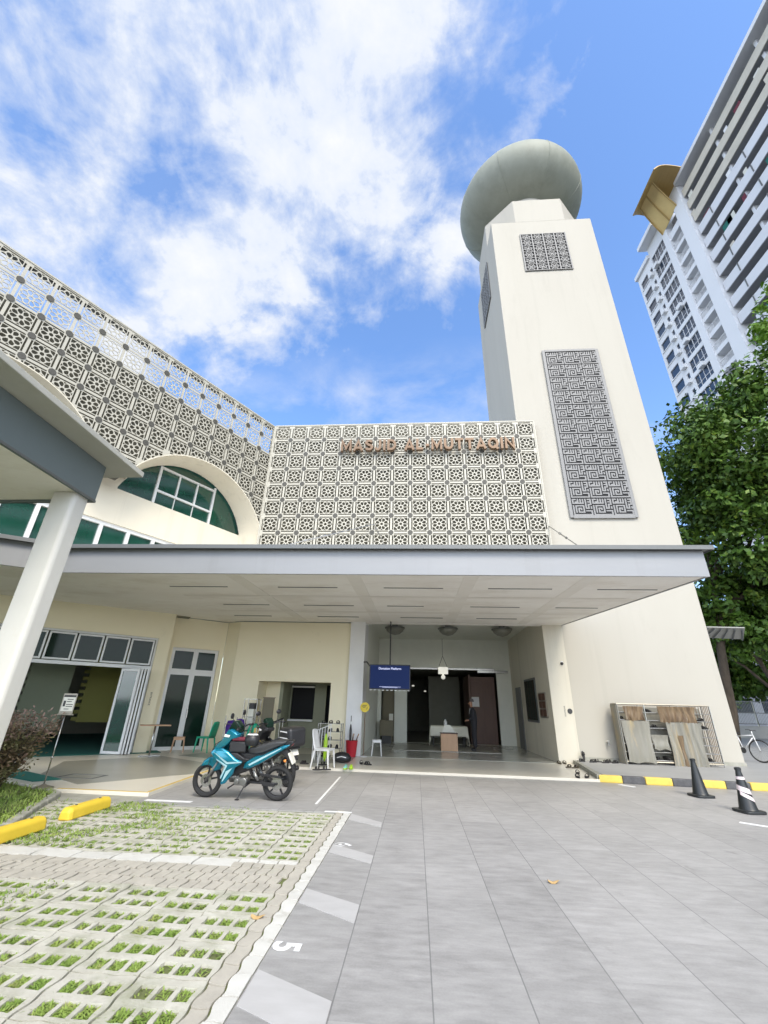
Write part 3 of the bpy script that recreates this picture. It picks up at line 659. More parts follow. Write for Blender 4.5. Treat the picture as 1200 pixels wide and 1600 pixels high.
for cx, cz, r_ in AR:
    n = 40; gz_ = cz + 0.30
    for k in range(n):
        t0, t1 = math.pi * k / n, math.pi * (k + 1) / n
        if (t1 > math.pi / 2 or cx < -5) and cz + r_ * math.sin((t0 + t1) / 2) < (7.95 if t1 > math.pi / 2 else 7.7): continue
        g.face([(cx + r_ * math.cos(t0), -0.03, cz + r_ * math.sin(t0)), (cx + r_ * math.cos(t1), -0.03, cz + r_ * math.sin(t1)), (cx + G_R * math.cos(t1), G_Y, gz_ + G_R * math.sin(t1)), (cx + G_R * math.cos(t0), G_Y, gz_ + G_R * math.sin(t0))])
        g.face([(cx + r_ * math.cos(t0), -0.03, cz + r_ * math.sin(t0)), (cx + r_ * math.cos(t1), -0.03, cz + r_ * math.sin(t1)), (cx + (r_ + .035) * math.cos(t1), -0.03, cz + (r_ + .035) * math.sin(t1)), (cx + (r_ + .035) * math.cos(t0), -0.03, cz + (r_ + .035) * math.sin(t0))])
        g.face([(cx + (r_ + .035) * math.cos(t0), -0.03, cz + (r_ + .035) * math.sin(t0)), (cx + (r_ + .035) * math.cos(t1), -0.03, cz + (r_ + .035) * math.sin(t1)), (cx + (r_ + .035) * math.cos(t1), 0.42, cz + (r_ + .035) * math.sin(t1)), (cx + (r_ + .035) * math.cos(t0), 0.42, cz + (r_ + .035) * math.sin(t0))])
    for s_ in ((1,) if cx > -5 else ()):
        g.face([(cx + s_ * r_, -0.03, cz), (cx + s_ * G_R, G_Y, cz + .3), (cx + s_ * G_R, G_Y, 4.7), (cx + s_ * r_, -0.03, 4.7)])
g.build('arch_reveal', 'cream', mosque, merge=True, autosm=40)
# inner wall of the wing: below each arch glass, with the strip window
gz0 = 7.72
g = MB(FW); g.wall(XL, 0.32, 4.3, gz0, G_Y + 0.004, G_Y + 0.3, [(XL, -2.58, 5.3, 6.56)])
g.build('upper_wall', 'cream', mosque)
g = MB(FW); arch_wall(g, XL, 0.32, 12.0, gz0 + .001, G_Y + 0.01, [(cx, cz + .3, G_R - .004) for cx, cz, r_ in AR]); g.build('upper_wall', 'cream', mosque)
for cx, cz, r_ in AR[:2]:
    cz2 = cz + .3; yb = G_Y + 0.10
    n = 40; gl = MB(FW); t0 = math.asin((gz0 - cz2) / G_R)
    gl.xz([(cx + 2.66 * math.cos(t0 + (math.pi - 2 * t0) * k / n), cz2 + 2.66 * math.sin(t0 + (math.pi - 2 * t0) * k / n)) for k in range(n + 1)], yb, yb + .02)
    w_ = gl.build('arched_window', 'glass', mosque)
    f = MB(FW); a0, a1 = cx - 1.20, cx + 1.0; m_ = gz0 + 0.5; top = cz2 + math.sqrt(G_R ** 2 - 1.28 ** 2) + .0
    for x in (a0, a1): f.box(x - .04, x + .04, yb - .07, yb - .002, gz0, cz2 + math.sqrt(max(.1, G_R ** 2 - (x - cx) ** 2)) - .03)
    f.box(a0 + .04, a1 - .04, yb - .07, yb - .002, m_ - .035, m_ + .035); f.box(a0 + .04, a1 - .04, yb - .07, yb - .002, top - .06, top + .01)
    for k in (1, 2):
        x = a0 + (a1 - a0) * k / 3; f.box(x - .03, x + .03, yb - .06, yb - .002, m_ + .035, top - .06)
    for k in (1, 2): x = a0 + (a1 - a0) * k / 3; f.box(x - .012, x + .012, yb - .04, yb - .002, gz0, m_ - .035)
    f.build('window_frame', 'alu', w_)
# strip window
gl = MB(FW); gl.box(XL, -2.58, G_Y + .14, G_Y + .16, 5.3, 6.56); sw = gl.build('strip_window', 'glass', mosque)
f = MB(FW); f.box(XL, -2.58, G_Y + .06, G_Y + .138, 6.44, 6.56); f.box(XL, -2.58, G_Y - .03, G_Y + .138, 5.26, 5.36); x = -2.62
while x > XL: f.box(x - .055, x + .055, G_Y + .05, G_Y + .139, 5.36, 6.44); x -= 0.83
f.build('window_frame', 'alu', sw, bevel=.006)

# ------------------------------------------------------------------ canopy
def soff(x, y): return 4.10 + 0.17 * (min(max(y, 8.8), 15.6) - 8.82) / 6.78
CP = [(5.90, 8.82), (5.10, 15.58), (-6.30, 15.58), (-7.07, 15.90), (-8.54, 14.64), (-8.234, 14.27), (-14.2, 9.27), (-11.7, 6.4), (-7.89, 8.75)]
g = MB(); g.prism(CP, soff, lambda x, y: 4.60); can = g.build('canopy_soffit', 'soffit', mosque)
def strip(poly, closed, off0, off1, z0, z1, mb, mi=0):
    """thick band following a polyline, between offsets to the outside (right side of travel)"""
    n = len(poly); P = [Vector((x, y)) for x, y in poly]
    def offp(i, o):
        d0 = (P[i] - P[i - 1]).normalized() if i > 0 else None; d1 = (P[i + 1] - P[i]).normalized() if i < n - 1 else None
        d0 = d0 or d1; d1 = d1 or d0; n0 = Vector((d0.y, -d0.x)); n1 = Vector((d1.y, -d1.x)); b = (n0 + n1).normalized(); return P[i] + b * o / max(.3, b.dot(n0))
    for i in range(n - 1):
        a, b, c, d = offp(i, off0), offp(i + 1, off0), offp(i + 1, off1), offp(i, off1)
        mb.prism([tuple(a), tuple(b), tuple(c), tuple(d)], z0, z1, mi)
EP = [(-11.7, 6.45), (-7.89, 8.75), (5.90, 8.82), (5.10, 15.55)]
g = MB(); strip(EP, False, 0.003, 0.05, lambda x, y: soff(x, y) - .015, 4.64, g); g.build('fascia', 'gutter', can, bevel=.004)
g = MB(); strip(EP, False, -0.30, 0.17, 4.645, 4.70, g); strip(EP, False, 0.172, 0.185, 4.625, 4.715, g); g.build('gutter_edge', 'edge', can)
g = MB()
for (a, b) in ((-6.12, -4.64), (-3.36, -1.89), (-0.76, 0.66), (1.72, 3.19), (4.22, 5.55)): g.box(a, b, 10.0, 10.035, 4.118, 4.128)
for (a, b) in ((-5.73, -4.33), (-3.28, -1.8), (-0.82, 0.24), (1.57, 2.95), (3.95, 5.1)): g.box(a, b, 12.3, 12.34, 4.175, 4.185)
for (a, b) in ((-6.2, -4.9), (-3.3, -1.9), (-0.5, 0.9), (2.0, 3.3)): g.box(a, b, 14.3, 14.34, 4.222, 4.233)
build_each(g, 'vent_slot', 'edge', can)
g = MB()     # paint bands / board joints of the soffit
M['soffband'] = mat('soffit_joint_paint', (0.84, 0.81, 0.75), 0.75, col2=(0.76, 0.72, 0.65), ns=1.2, amt=0.5)
for x in (-4.05, -1.35, 1.2, 3.7):
    g.prism([(x - .16, 8.9), (x + .16, 8.9), (x + .16, 15.4), (x - .16, 15.4)], lambda x, y: soff(x, y) - .004, lambda x, y: soff(x, y) - .0005)
for y in (11.1, 13.4):
    g.prism([(-6.3, y - .09), (5.3, y - .09), (5.3, y + .09), (-6.3, y + .09)], lambda x, y: soff(x, y) - .0075, lambda x, y: soff(x, y) - .0045)
build_each(g, 'soffit_joint', 'soffband', can)
# tie rods
def rod(p, q, label, turn=.45):
    t = thing('tie_rod', label, 'tie rod', p, group='tie rods holding up the canopy')
    p, q = Vector(p), Vector(q); MB().tube([p, q], .018, 6).build('rod', 'steel', t)
    a, b = p.lerp(q, turn), p.lerp(q, turn + .12); g = MB(); g.tube([a, a.lerp(b, .12), a.lerp(b, .13), a.lerp(b, .87), a.lerp(b, .88), b], [.045, .045, .022, .022, .045, .045], 6); g.build('turnbuckle', 'steel', t)
rod((5.1, 15.35, 7.95), (5.35, 11.0, 4.72), 'steel tie rod running down from the right edge of the lettered screen', .2)
rod((-1.6, 15.28, 8.0), (-0.4, 11.0, 4.72), 'steel tie rod across the middle of the lettered screen', .1)
rod((-1.6, 15.28, 8.02), (-6.9, 11.0, 4.72), 'long shallow steel tie rod running left to the corner arch', .3)

# ------------------------------------------------------------------ ground-floor walls
ZC = 4.24
F1 = Fr(-8.234, 14.284, 50.0); F2 = Fr(-7.057, 15.92, 50.0)
g = MB(F1); g.wall(-9.5, 0.0, 0.05, ZC, 0.0, 0.22, [(-5.6, -0.38, 0.05, 3.40), (-9.3, -6.0, 2.5, 3.4)]); g.build('wing_wall', 'yellowcream', mosque)
g = MB(F1); g.box(-.2, -0.003, 0.221, .495, .05, ZC); g.build('wing_wall_return', 'yellowcream', mosque)
g = MB(F2); g.wall(-1.95, 0.0, 0.05, ZC, 0.0, 0.22, [(-1.75, -0.17, 0.05, 3.22)]); g.build('wing_wall', 'yellowcream', mosque)
g = MB(); g.prism([(-7.05, 15.925), (-6.46, 15.602), (-6.46, 15.85), (-6.95, 16.1)], 0.05, ZC); g.build('corner_return', 'yellowcream', mosque)
FA = Fr(0, 15.6)
g = MB(FA); g.wall(-6.455, -2.32, 0.05, ZC, 0.0, 0.2, [(-5.47, -2.92, 0.05, 2.22)]); g.build('front_wall', 'yellowcream', mosque)
g = MB(FA); g.box(-2.318, -1.79, -0.14, 0.9, 0.05, ZC + .05); g.build('entrance_pier', 'white', mosque, bevel=.008)
g = MB(FA); g.box(-2.10, -1.785, -0.02, 1.0, 0.05, 1.62); g.build('pier_base_band', 'greywall', mosque)
g = MB(FA); g.box(4.435, 5.11, -0.035, 6.1, 0.05, 4.6); g.build('entrance_pier', 'cream', mosque, bevel=.008)
# folding glass doors in the wing
def framed(mb, fr, x0, x1, z0, z1, y, t=.06, d=.05):
    mb.box(x0, x1, y, y + d, z1 - t, z1); mb.box(x0, x1, y, y + d, z0, z0 + t); mb.box(x0, x0 + t, y, y + d, z0 + t, z1 - t); mb.box(x1 - t, x1, y, y + d, z0 + t, z1 - t)
dr = MB(F1); dr.box(-5.6, -0.38, 0.08, .16, 3.34, 3.40); dr.box(-5.6, -0.38, 0.07, .17, 2.42, 2.52); dr.box(-0.44, -0.38, 0.08, .16, 0.05, 2.42); dr.box(-0.44, -0.38, 0.08, .16, 2.52, 3.34)
fd = dr.build('folding_door', 'alu', mosque, bevel=.005)
x = -0.45
while x > -5.2:
    g = MB(F1); framed(g, F1, x - .70, x - .02, 2.54, 3.32, .02, .05, .05); w = g.build('window_frame', 'alu', fd, bevel=.004)
    MB(F1).box(x - .65, x - .07, .04, .05, 2.59, 3.27).build('pane', 'darkglass', fd); x -= .72
for k in range(4):   # folded leaves stacked at the right jamb, standing out
    xx = -0.50 - k * 0.085; g = MB(F1)
    if k < 3:
        g.box(xx - .05, xx, -.42, .13, .07, .14); g.box(xx - .05, xx, -.42, .13, 2.33, 2.41); g.box(xx - .05, xx, -.42, -.35, .14, 2.33); g.box(xx - .05, xx, .06, .13, .14, 2.33); g.build('door_leaf', 'alu', fd, bevel=.004)
        MB(F1).box(xx - .03, xx - .02, -.35, .06, .14, 2.33).build('pane', 'glass', fd)
    else:
        fr_ = Fr(*F1(-0.76, -0.40, 0)[:2], 50 + 42); g = MB(fr_); framed(g, fr_, -.62, 0, .07, 2.40, 0, .07, .045); g.build('door_leaf', 'alu', fd, bevel=.004); MB(fr_).box(-.55, -.07, .018, .026, .14, 2.33).build('pane', 'glass', fd)
# second door
dr = MB(F2); framed(dr, F2, -1.75, -.17, .05, 3.22, .06, .06, .08); dr.box(-1.69, -.23, .06, .14, 2.38, 2.48); dr.box(-.99, -.90, .06, .14, .11, 2.38); dr.box(-.98, -.91, .06, .14, 2.48, 3.16)
dd = dr.build('glass_door', 'alu', mosque, bevel=.005)
for a, b, c, d in ((-1.69, -.99, .11, 2.38), (-.90, -.23, .11, 2.38), (-1.69, -.98, 2.48, 3.16), (-.91, -.23, 2.48, 3.16)):
    g = MB(F2); framed(g, F2, a, b, c, d, .045, .045, .05); g.build('door_leaf', 'alu', dd); MB(F2).box(a + .045, b - .045, .07, .08, c + .045, d - .045).build('pane', 'darkglass', dd)
MB(F2).box(-.885, -.855, .0, .044, 1.0, 1.25).build('handle', 'steel', dd)
# prayer hall interior
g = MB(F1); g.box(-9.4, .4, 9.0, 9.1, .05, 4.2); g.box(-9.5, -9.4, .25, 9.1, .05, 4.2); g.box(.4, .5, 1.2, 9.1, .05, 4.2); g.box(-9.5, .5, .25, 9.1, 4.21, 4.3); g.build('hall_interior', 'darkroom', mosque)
g = MB(F1); g.box(-9.4, .4, -0.15, 9.0, .0565, .066); g.build('hall_carpet', 'carpet', mosque)
M['nookgrey'] = mat('nook_grey_wall', (0.30, 0.31, 0.22), 0.7, ns=2, amt=.6)
M['hallpanel'] = mat('hall_panel', (0.22, 0.25, 0.17), 0.7, ns=1, amt=.6); M['hallyellowlit'] = mat('hall_yellow_lit_panel', (0.26, 0.25, 0.06), 0.7, ns=1, amt=.6)  # second panel: the yellow light falling on it is put into its colour
for x0, x1, y_, mm in ((-3.55, -2.35, 2.6, 'hallpanel'), (-1.85, -0.3, 3.4, 'hallyellowlit')):
    g = MB(F1); g.box(x0, x1, y_, y_ + .25, .55 if mm == 'hallpanel' else .75, 3.3)
    z = .8
    while z < 3.2: g.box(x0 - .17, x0 - .001, y_ + .01, y_ + .2, z, z + .11); z += .22
    g.build('hall_screen_panel', mm, mosque)
# servery nook behind the motorcycles
g = MB(FA); g.box(-5.6, -5.475, .21, 2.4, .05, 2.3); g.box(-5.47, -4.95, .9, 1.0, .05, 2.3); g.box(-5.6, -2.2, .21, 2.4, 2.26, 2.36); g.build('nook_wall', 'yellowcream', mosque)
g = MB(FA); g.box(-4.95, -4.83, .9, 2.0, .05, 2.25); g.wall(-4.83, -2.3, .05, 2.25, 2.0, 2.1, [(-4.80, -3.90, 1.0, 2.2), (-3.45, -2.98, .9, 2.2)]); g.box(-2.92, -2.85, .21, 2.0, .05, 2.2); g.build('nook_wall', 'nookgrey', mosque)
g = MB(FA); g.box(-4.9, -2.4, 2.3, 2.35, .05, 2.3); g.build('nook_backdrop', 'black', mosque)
g = MB(FA); g.box(-4.85, -3.9, 1.85, 2.13, .93, .99); g.box(-4.8, -3.9, 1.9, 1.98, 2.1, 2.16); build_each(g, 'counter_sill', 'white', mosque)
# lobby shell
g = MB(FA); g.wall(-1.79, 4.62, 0.05, 5.6, 6.0, 6.15, [(-1.62, -1.0, .05, 2.75), (-.42, 3.77, .05, 3.17)]); g.box(-1.95, -1.795, .9, 6.15, .05, 5.6); g.build('lobby_wall', 'greywall', mosque)
g = MB(FA); g.box(-1.95, 4.62, .25, 6.15, 4.55, 4.65); g.build('lobby_ceiling', 'greywall', mosque)
g = MB(FA); g.box(-1.95, 4.62, .0, .24, 4.26, 5.0); g.build('lintel', 'soffit', mosque)
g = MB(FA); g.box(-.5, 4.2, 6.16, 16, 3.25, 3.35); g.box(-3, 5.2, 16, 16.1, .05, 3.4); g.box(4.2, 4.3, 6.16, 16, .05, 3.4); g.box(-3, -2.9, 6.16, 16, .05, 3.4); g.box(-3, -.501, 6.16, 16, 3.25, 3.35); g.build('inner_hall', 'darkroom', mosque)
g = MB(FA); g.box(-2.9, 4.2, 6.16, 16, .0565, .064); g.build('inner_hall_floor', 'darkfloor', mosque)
g = MB(FA); g.box(2.5, 2.58, 6.4, 9.0, .06, 3.0); g.box(2.58, 3.7, 6.32, 6.4, .06, 2.9); dw = g.build('timber_door', 'darkwood', mosque, bevel=.01)
g = MB(FA)
for a in (2.66, 3.2): g.box(a, a + .42, 6.305, 6.319, .3, 2.7)
build_each(g, 'door_panel', 'darkwood', dw, bevel=.01)
g = MB(FA); g.box(.7, 2.4, 10.0, 10.1, .06, 3.1); g.box(-.9, -.45, 8.0, 8.1, .06, 3.1); build_each(g, 'hall_partition', 'darkroom', mosque)
g = MB(FA); g.box(-1.55, -1.02, 6.155, 6.2, .05, 2.7); g.build('side_door', 'brownboard', mosque)
g = MB(FA); g.box(-.4, 3.7, 5.93, 5.995, 3.17, 3.24); g.box(2.9, 4.3, 5.9, 5.99, 3.06, 3.16); g.build('door_track', 'steel', mosque)
# right lobby wall: louvred window, notice frame and door
g = MB(); g.box(4.39, 4.43, 17.3, 18.95, 1.12, 2.64); wv = g.build('side_window', 'edge', mosque)
g = MB()
for k in range(4): g.box(4.37, 4.389, 17.36 + k * .39, 17.68 + k * .39, 1.2, 2.56)
build_each(g, 'pane', 'darkglass', wv)
g = MB(); g.box(4.39, 4.43, 16.1, 16.98, 1.3, 2.1); nb = g.build('notice_board', 'stainless', mosque)
g = MB()
for a in range(2):
    for b in range(3): g.box(4.375, 4.389, 16.16 + a * .42, 16.5 + a * .42, 1.36 + b * .25, 1.56 + b * .25)
build_each(g, 'notice', 'darkwood', nb)
g = MB(); g.box(4.39, 4.43, 19.8, 20.7, .06, 2.4); g.build('side_door', 'edge', mosque)
# far-left and rear masses so the building reads from the side
g = MB(FA); g.box(-6.2, 4.6, 1.25, 1.5, 4.7, 12.9); g.build('rear_mass', 'cream', mosque)
g = MB(); g.prism([(-7.8, 17.6), (4.4, 17.3), (4.4, 34), (-22, 34), (-22, 14), (-14.2, 10.2)], 4.66, 4.9); g.build('roof_slab', 'concrete', mosque)

# small things on the walls
t = thing('doorbell_plate', 'small vertical lettering and round black ring button on the right entrance pier', 'door plate', (4.93, 15.55, 1.4))
MB().lathe([(.035, -.012), (.075, -.012), (.08, 0), (.03, 0)], (4.98, 15.562, 1.53), 20, 'y').build('ring', 'darkgrey', t)
text_mesh('lettering', 'ENTRANCE', 0.06, .002, 'darkgrey', t, Matrix.Translation((4.80, 15.562, 1.68)) @ FRONT @ Matrix.Rotation(R(-90), 4, 'Z'))
t = thing('security_camera', 'tiny black dome camera high on the right entrance pier', 'camera', (4.93, 15.59, 2.99)); MB().lathe([(.05, 0), (.05, -.03), (.035, -.06), (.01, -.075)], (4.93, 15.562, 2.99), 12, 'y').build('housing', 'darkgrey', t, smooth=True)
MB().box(4.9, 4.96, 15.53, 15.563, 3.03, 3.06).build('bracket', 'white', t)
t = thing('lettering_strip', 'small vertical dark lettering on the cream pillar between the doors', 'lettering', (-8.27, 14.0, 1.5))
fx = Fr(*F1(-.2, -.004, 0)[:2], 50)
mt = Matrix((( *fx.x, 0), (*fx.y, 0), (0, 0, 1, 0), (0, 0, 0, 1))).transposed(); mt.translation = fx(-.05, 0, 1.75)
text_mesh('lettering', 'ENTRANCE', .075, .002, 'darkgrey', t, mt @ FRONT @ Matrix.Rotation(R(-90), 4, 'Z'))
t = thing('wall_tap', 'little metal tap low on the tower wall left of the shoe rack', 'tap', (6.0, 15.5, .6)); MB().tube([(6.0, 15.59, .66), (6.0, 15.5, .66), (6.0, 15.48, .58)], .025, 8).build('spout', 'steel', t); MB().box(5.95, 6.05, 15.49, 15.52, .69, .72).build('handle', 'steel', t, bevel=.004)

# mosque name
sg = thing('name_sign', 'bronze raised letters reading MASJID AL-MUTTAQIN on the lattice screen', 'sign', (0.5, 15.2, 11.5))
def arc(cx, cz, rx, rz, a0, a1, n=10): return [(cx + rx * math.cos(R(a0 + (a1 - a0) * k / n)), cz + rz * math.sin(R(a0 + (a1 - a0) * k / n))) for k in range(n + 1)]
H_ = 0.10      # half of the stroke, in letter heights
GL = {  # strokes of each capital in a cell one unit high: (width, [(points, closed)])
 'M': (1.02, [([(H_, 0), (H_, .93), (.51, .22), (1.02 - H_, .93), (1.02 - H_, 0)], 0)]),
 'A': (.95, [([(.09, 0), (.475, .90), (.86, 0)], 0), ([(.24, .27), (.71, .27)], 0)]),
 'S': (.78, [(arc(.39, .70, .28, .20, 20, 200, 9)[:-1] + arc(.39, .30, .29, .20, 90, -160, 12), 0)]),
 'J': (.62, [([(.50, 1), (.50, .32)] + arc(.29, .30, .21, .21, 0, -170, 9)[1:], 0)]),
 'I': (.24, [([(.12, 0), (.12, 1)], 0)]),
 'D': (.84, [([(H_, H_), (H_, 1 - H_), (.36, 1 - H_)] + arc(.36, .5, .37, .40, 70, -70, 9) + [(.36, H_)], 1)]),
 'L': (.66, [([(H_, 1), (H_, H_), (.64, H_)], 0)]),
 '-': (.42, [([(.05, .42), (.37, .42)], 0)]),
 'U': (.86, [([(H_, 1), (H_, .42)] + arc(.43, .42, .33, .32, 180, 360, 10)[1:-1] + [(.76, .42), (.76, 1)], 0)]),
 'T': (.80, [([(.02, 1 - H_), (.78, 1 - H_)], 0), ([(.40, 0), (.40, .80)], 0)]),
 'Q': (.98, [(arc(.48, .5, .38, .40, 0, 345, 23), 1), ([(.56, .30), (.90, -.02)], 0)]),
 'N': (.88, [([(H_, 0), (H_, .93), (.88 - H_, .07), (.88 - H_, 1)], 0)])}
def stroke(mb, pts, closed, w, y0, y1):
    P = [Vector(p) for p in pts]; n = len(P); lo, hi = [], []
    for i in range(n):
        d0 = (P[i] - P[i - 1]).normalized() if (i > 0 or closed) else None; d1 = (P[(i + 1) % n] - P[i]).normalized() if (i < n - 1 or closed) else None
        d0 = d0 or d1; d1 = d1 or d0; n0 = Vector((-d0.y, d0.x)); b = (n0 + Vector((-d1.y, d1.x))).normalized(); k = w / max(.45, b.dot(n0)); lo.append(P[i] - b * k); hi.append(P[i] + b * k)
    A = [[mb.P((q.x, y, q.y)) for q in r_] for y in (y0, y1) for r_ in (lo, hi)]
    m_ = n if closed else n - 1
    for i in range(m_):
        j = (i + 1) % n; mb.fi([A[0][i], A[0][j], A[1][j], A[1][i]]); mb.fi([A[2][i], A[3][i], A[3][j], A[2][j]]); mb.fi([A[0][i], A[2][i], A[2][j], A[0][j]]); mb.fi([A[1][i], A[1][j], A[3][j], A[3][i]])
    if not closed:
        mb.fi([A[0][0], A[1][0], A[3][0], A[2][0]]); mb.fi([A[0][-1], A[2][-1], A[3][-1], A[1][-1]])
def word(s_, x0, x1, z0, h):
    ws = [GL[c][0] if c != ' ' else .45 for c in s_]; gap = .17; k = (x1 - x0) / (sum(ws) + gap * (len(ws) - 1)); x = x0
    for c, w in zip(s_, ws):
        if c != ' ':
            g = MB()
            for q, (pts, cl) in enumerate(GL[c][1]): stroke(g, [(x + p[0] * k, z0 + p[1] * h) for p in pts], cl, H_ * h * .92, 15.09 + .002 * q, 15.25 - .002 * q)
            g.build('letter', 'brass', sg)
        x += (w + gap) * k
word('MASJID AL-MUTTAQIN', -3.13, 4.14, 11.33, .54)
bpy.context.view_layer.update()

# ------------------------------------------------------------------ minaret
mina = thing('minaret', 'tall cream minaret with a squashed grey-green dome and grey relief panels', 'minaret', (7.2, 18.35, .14))
TX0, TX1, TY0, TY1, H1, H2 = 4.45, 9.97, 15.6, 21.12, 26.87, 28.87
ch = 1.39
g = MB()
# shaft whose corners are cut back from broach height to the octagon at the top
zb = 21.0
g.prism([(TX0, TY0), (TX1, TY0), (TX1, TY1), (TX0, TY1)], .1, H1)
oct_ = [(TX0 + ch, TY0 + .004), (TX1 - ch, TY0 + .004), (TX1 - .004, TY0 + ch), (TX1 - .004, TY1 - ch), (TX1 - ch, TY1 - .004), (TX0 + ch, TY1 - .004), (TX0 + .004, TY1 - ch), (TX0 + .004, TY0 + ch)]
g.prism(oct_, H1 - .001, H2)
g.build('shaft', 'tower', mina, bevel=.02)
g = MB(); g.box(TX0 - .02, TX1 + .02, TY0 - .02, TY0 - .001, .14, .24); g.build('plinth', 'kerb_grey', mina)
prof = []
for k in range(41):
    t = -math.pi / 2 + math.pi * k / 40; e = 0.92
    c_, s_ = math.cos(t), math.sin(t); prof.append((max(.01, 3.95 * abs(c_) ** e), 32.45 + 2.35 * math.copysign(abs(s_) ** 1.0, s_)))
dm = MB().lathe(prof, (7.2, 18.35, 0), 64).build('dome', 'dome', mina, smooth=True)
g = MB().lathe([(2.3, H2 - .01), (2.3, 29.6), (2.0, 30.3), (2.0, 30.9)], (7.2, 18.35, 0), 40); g.build('dome_neck', 'tower', mina, autosm=40)
for k in range(8):
    t = k * math.pi / 4 + .25; rib = [(7.2 + (r_ + .004) * math.cos(t), 18.35 + (r_ + .004) * math.sin(t), z) for r_, z in prof[3:38]]
    MB().tube(rib, .018, 5).build('dome_seam', 'dome', dm)
g = MB().lathe([(.25, 34.75), (.12, 34.95), (.2, 35.2), (.05, 35.5), (.03, 36.2)], (7.2, 18.35, 0), 16); g.build('finial', 'brass', dm, smooth=True)
# calligraphy relief: 3 x 11 repeated cells
def nonuni(n, L, r_=2.3):
    wts = [1.0 if i % 2 == 0 else r_ for i in range(n)]; s_ = sum(wts); out = [0]
    for w in wts: out.append(out[-1] + w / s_ * L)
    return out
BM = ["...............",
      ".##.#.#.#.#.###",
      ".#..#.#.#.#...#",
      ".#.##.#.#.#.###",
      ".########.#...#",
      "..........#.###",
      ".#.######.#.#..",
      ".#.#....#.#.#.#",
      ".#.#.##.#.###.#",
      ".#.#.#..#......",
      ".#.#.####.####.",
      ".#...........#.",
      ".############ .".replace(' ', '#')]
BM = ["................",
      ".###.#.#.#.#.###",
      ".#...#.#.#.#...#",
      ".#.###.#.#.#.###",
      ".#########.#...#",
      "...........#.###",
      ".#.#######.#.#..",
      ".#.#.....#.#.#.#",
      ".#.#.###.#.###.#",
      ".#.#.#.#.#......",
      ".#.#.#...#.#####",
      ".#.#.#####.....#",
      ".#.............#",
      ".###############"]
px0, px1, pz0, pz1 = 6.06, 8.56, 8.37, 17.02
g = MB(); g.box(px0, px1, TY0 - .05, TY0 - .002, pz0, pz1); cp = g.build('calligraphy_panel', 'black', mina)
g = MB(); bw = .10
g.box(px0 - .03, px0 + bw, TY0 - .085, TY0 - .0505, pz0, pz1); g.box(px1 - bw, px1 + .03, TY0 - .085, TY0 - .0505, pz0, pz1); g.box(px0 + bw, px1 - bw, TY0 - .085, TY0 - .0505, pz0 - .03, pz0 + bw); g.box(px0 + bw, px1 - bw, TY0 - .085, TY0 - .0505, pz1 - bw, pz1 + .03)
g.build('frame', 'calli', cp, bevel=.008)
g = MB(); cw, ch_ = (px1 - px0 - 2 * bw) / 3, (pz1 - pz0 - 2 * bw) / 11
XG = nonuni(16, cw, 1.5); ZG = nonuni(14, ch_, 1.0)
for a in range(3):
    for b in range(11):
        ox, oz = px0 + bw + a * cw, pz1 - bw - b * ch_
        def S(i, j): return 0 <= i < 16 and 0 <= j < 14 and BM[j][i] == '#'
        for j in range(14):
            for i in range(16):
                if not S(i, j): continue
                x0_, x1_, z1_, z0_ = ox + XG[i], ox + XG[i + 1], oz - ZG[j], oz - ZG[j + 1]; y0_, y1_ = TY0 - .07, TY0 - .0505
                g.face([(x0_, y0_, z0_), (x1_, y0_, z0_), (x1_, y0_, z1_), (x0_, y0_, z1_)])
                if not S(i - 1, j): g.face([(x0_, y0_, z0_), (x0_, y0_, z1_), (x0_, y1_, z1_), (x0_, y1_, z0_)])
                if not S(i + 1, j): g.face([(x1_, y0_, z0_), (x1_, y1_, z0_), (x1_, y1_, z1_), (x1_, y0_, z1_)])
                if not S(i, j - 1): g.face([(x0_, y0_, z1_), (x1_, y0_, z1_), (x1_, y1_, z1_), (x0_, y1_, z1_)])
                if not S(i, j + 1): g.face([(x0_, y0_, z0_), (x0_, y1_, z0_), (x1_, y1_, z0_), (x1_, y0_, z0_)])
g.build('relief', 'calli', cp)
# small lattice grilles near the top, front and side
def grille(fr, x0, x1, z0, z1, nx, nz):
    g = MB(fr); g.box(x0, x1, -.03, -.002, z0, z1); gg = g.build('grille', 'black', mina)
    g = MB(fr); w, h = (x1 - x0) / nx, (z1 - z0) / nz; t = .016
    for i in range(nx + 1):
        x = x0 + w * i; g.box(x - .03, x + .03, -.075, -.0305, z0 - .03, z1 + .03)
    for j in range(nz + 1):
        z = z0 + h * j; g.box(x0, x1, -.068, -.0305, z - .018, z + .018)
    for i in range(nx):
        for j in range(nz * 1):
            cx, cz = x0 + w * (i + .5), z0 + h * (j + .5)
            for k in range(6):
                a = k * math.pi / 3 + (.26 if (i + j) % 2 else 0); p = (cx, cz); q = (cx + .5 * w * math.cos(a), cz + .5 * h * math.sin(a)); n_ = (-math.sin(a) * .02, math.cos(a) * .02)
                g.xz([(p[0] + n_[0], p[1] + n_[1]), (p[0] - n_[0], p[1] - n_[1]), (q[0] - n_[0], q[1] - n_[1]), (q[0] + n_[0], q[1] + n_[1])], -.06 - k * .001, -.031)
            for k in range(6):
                a = k * math.pi / 3 + .52; b = a + math.pi / 3; r_ = .33; p = (cx + r_ * w * math.cos(a), cz + r_ * h * math.sin(a)); q = (cx + r_ * w * math.cos(b), cz + r_ * h * math.sin(b))
                d = Vector((q[0] - p[0], q[1] - p[1])).normalized() * .018; n_ = (-d.y, d.x)
                g.xz([(p[0] + n_[0], p[1] + n_[1]), (p[0] - n_[0], p[1] - n_[1]), (q[0] - n_[0], q[1] - n_[1]), (q[0] + n_[0], q[1] + n_[1])], -.067 - k * .0008, -.031)
    g.build('lattice', 'calli', gg)
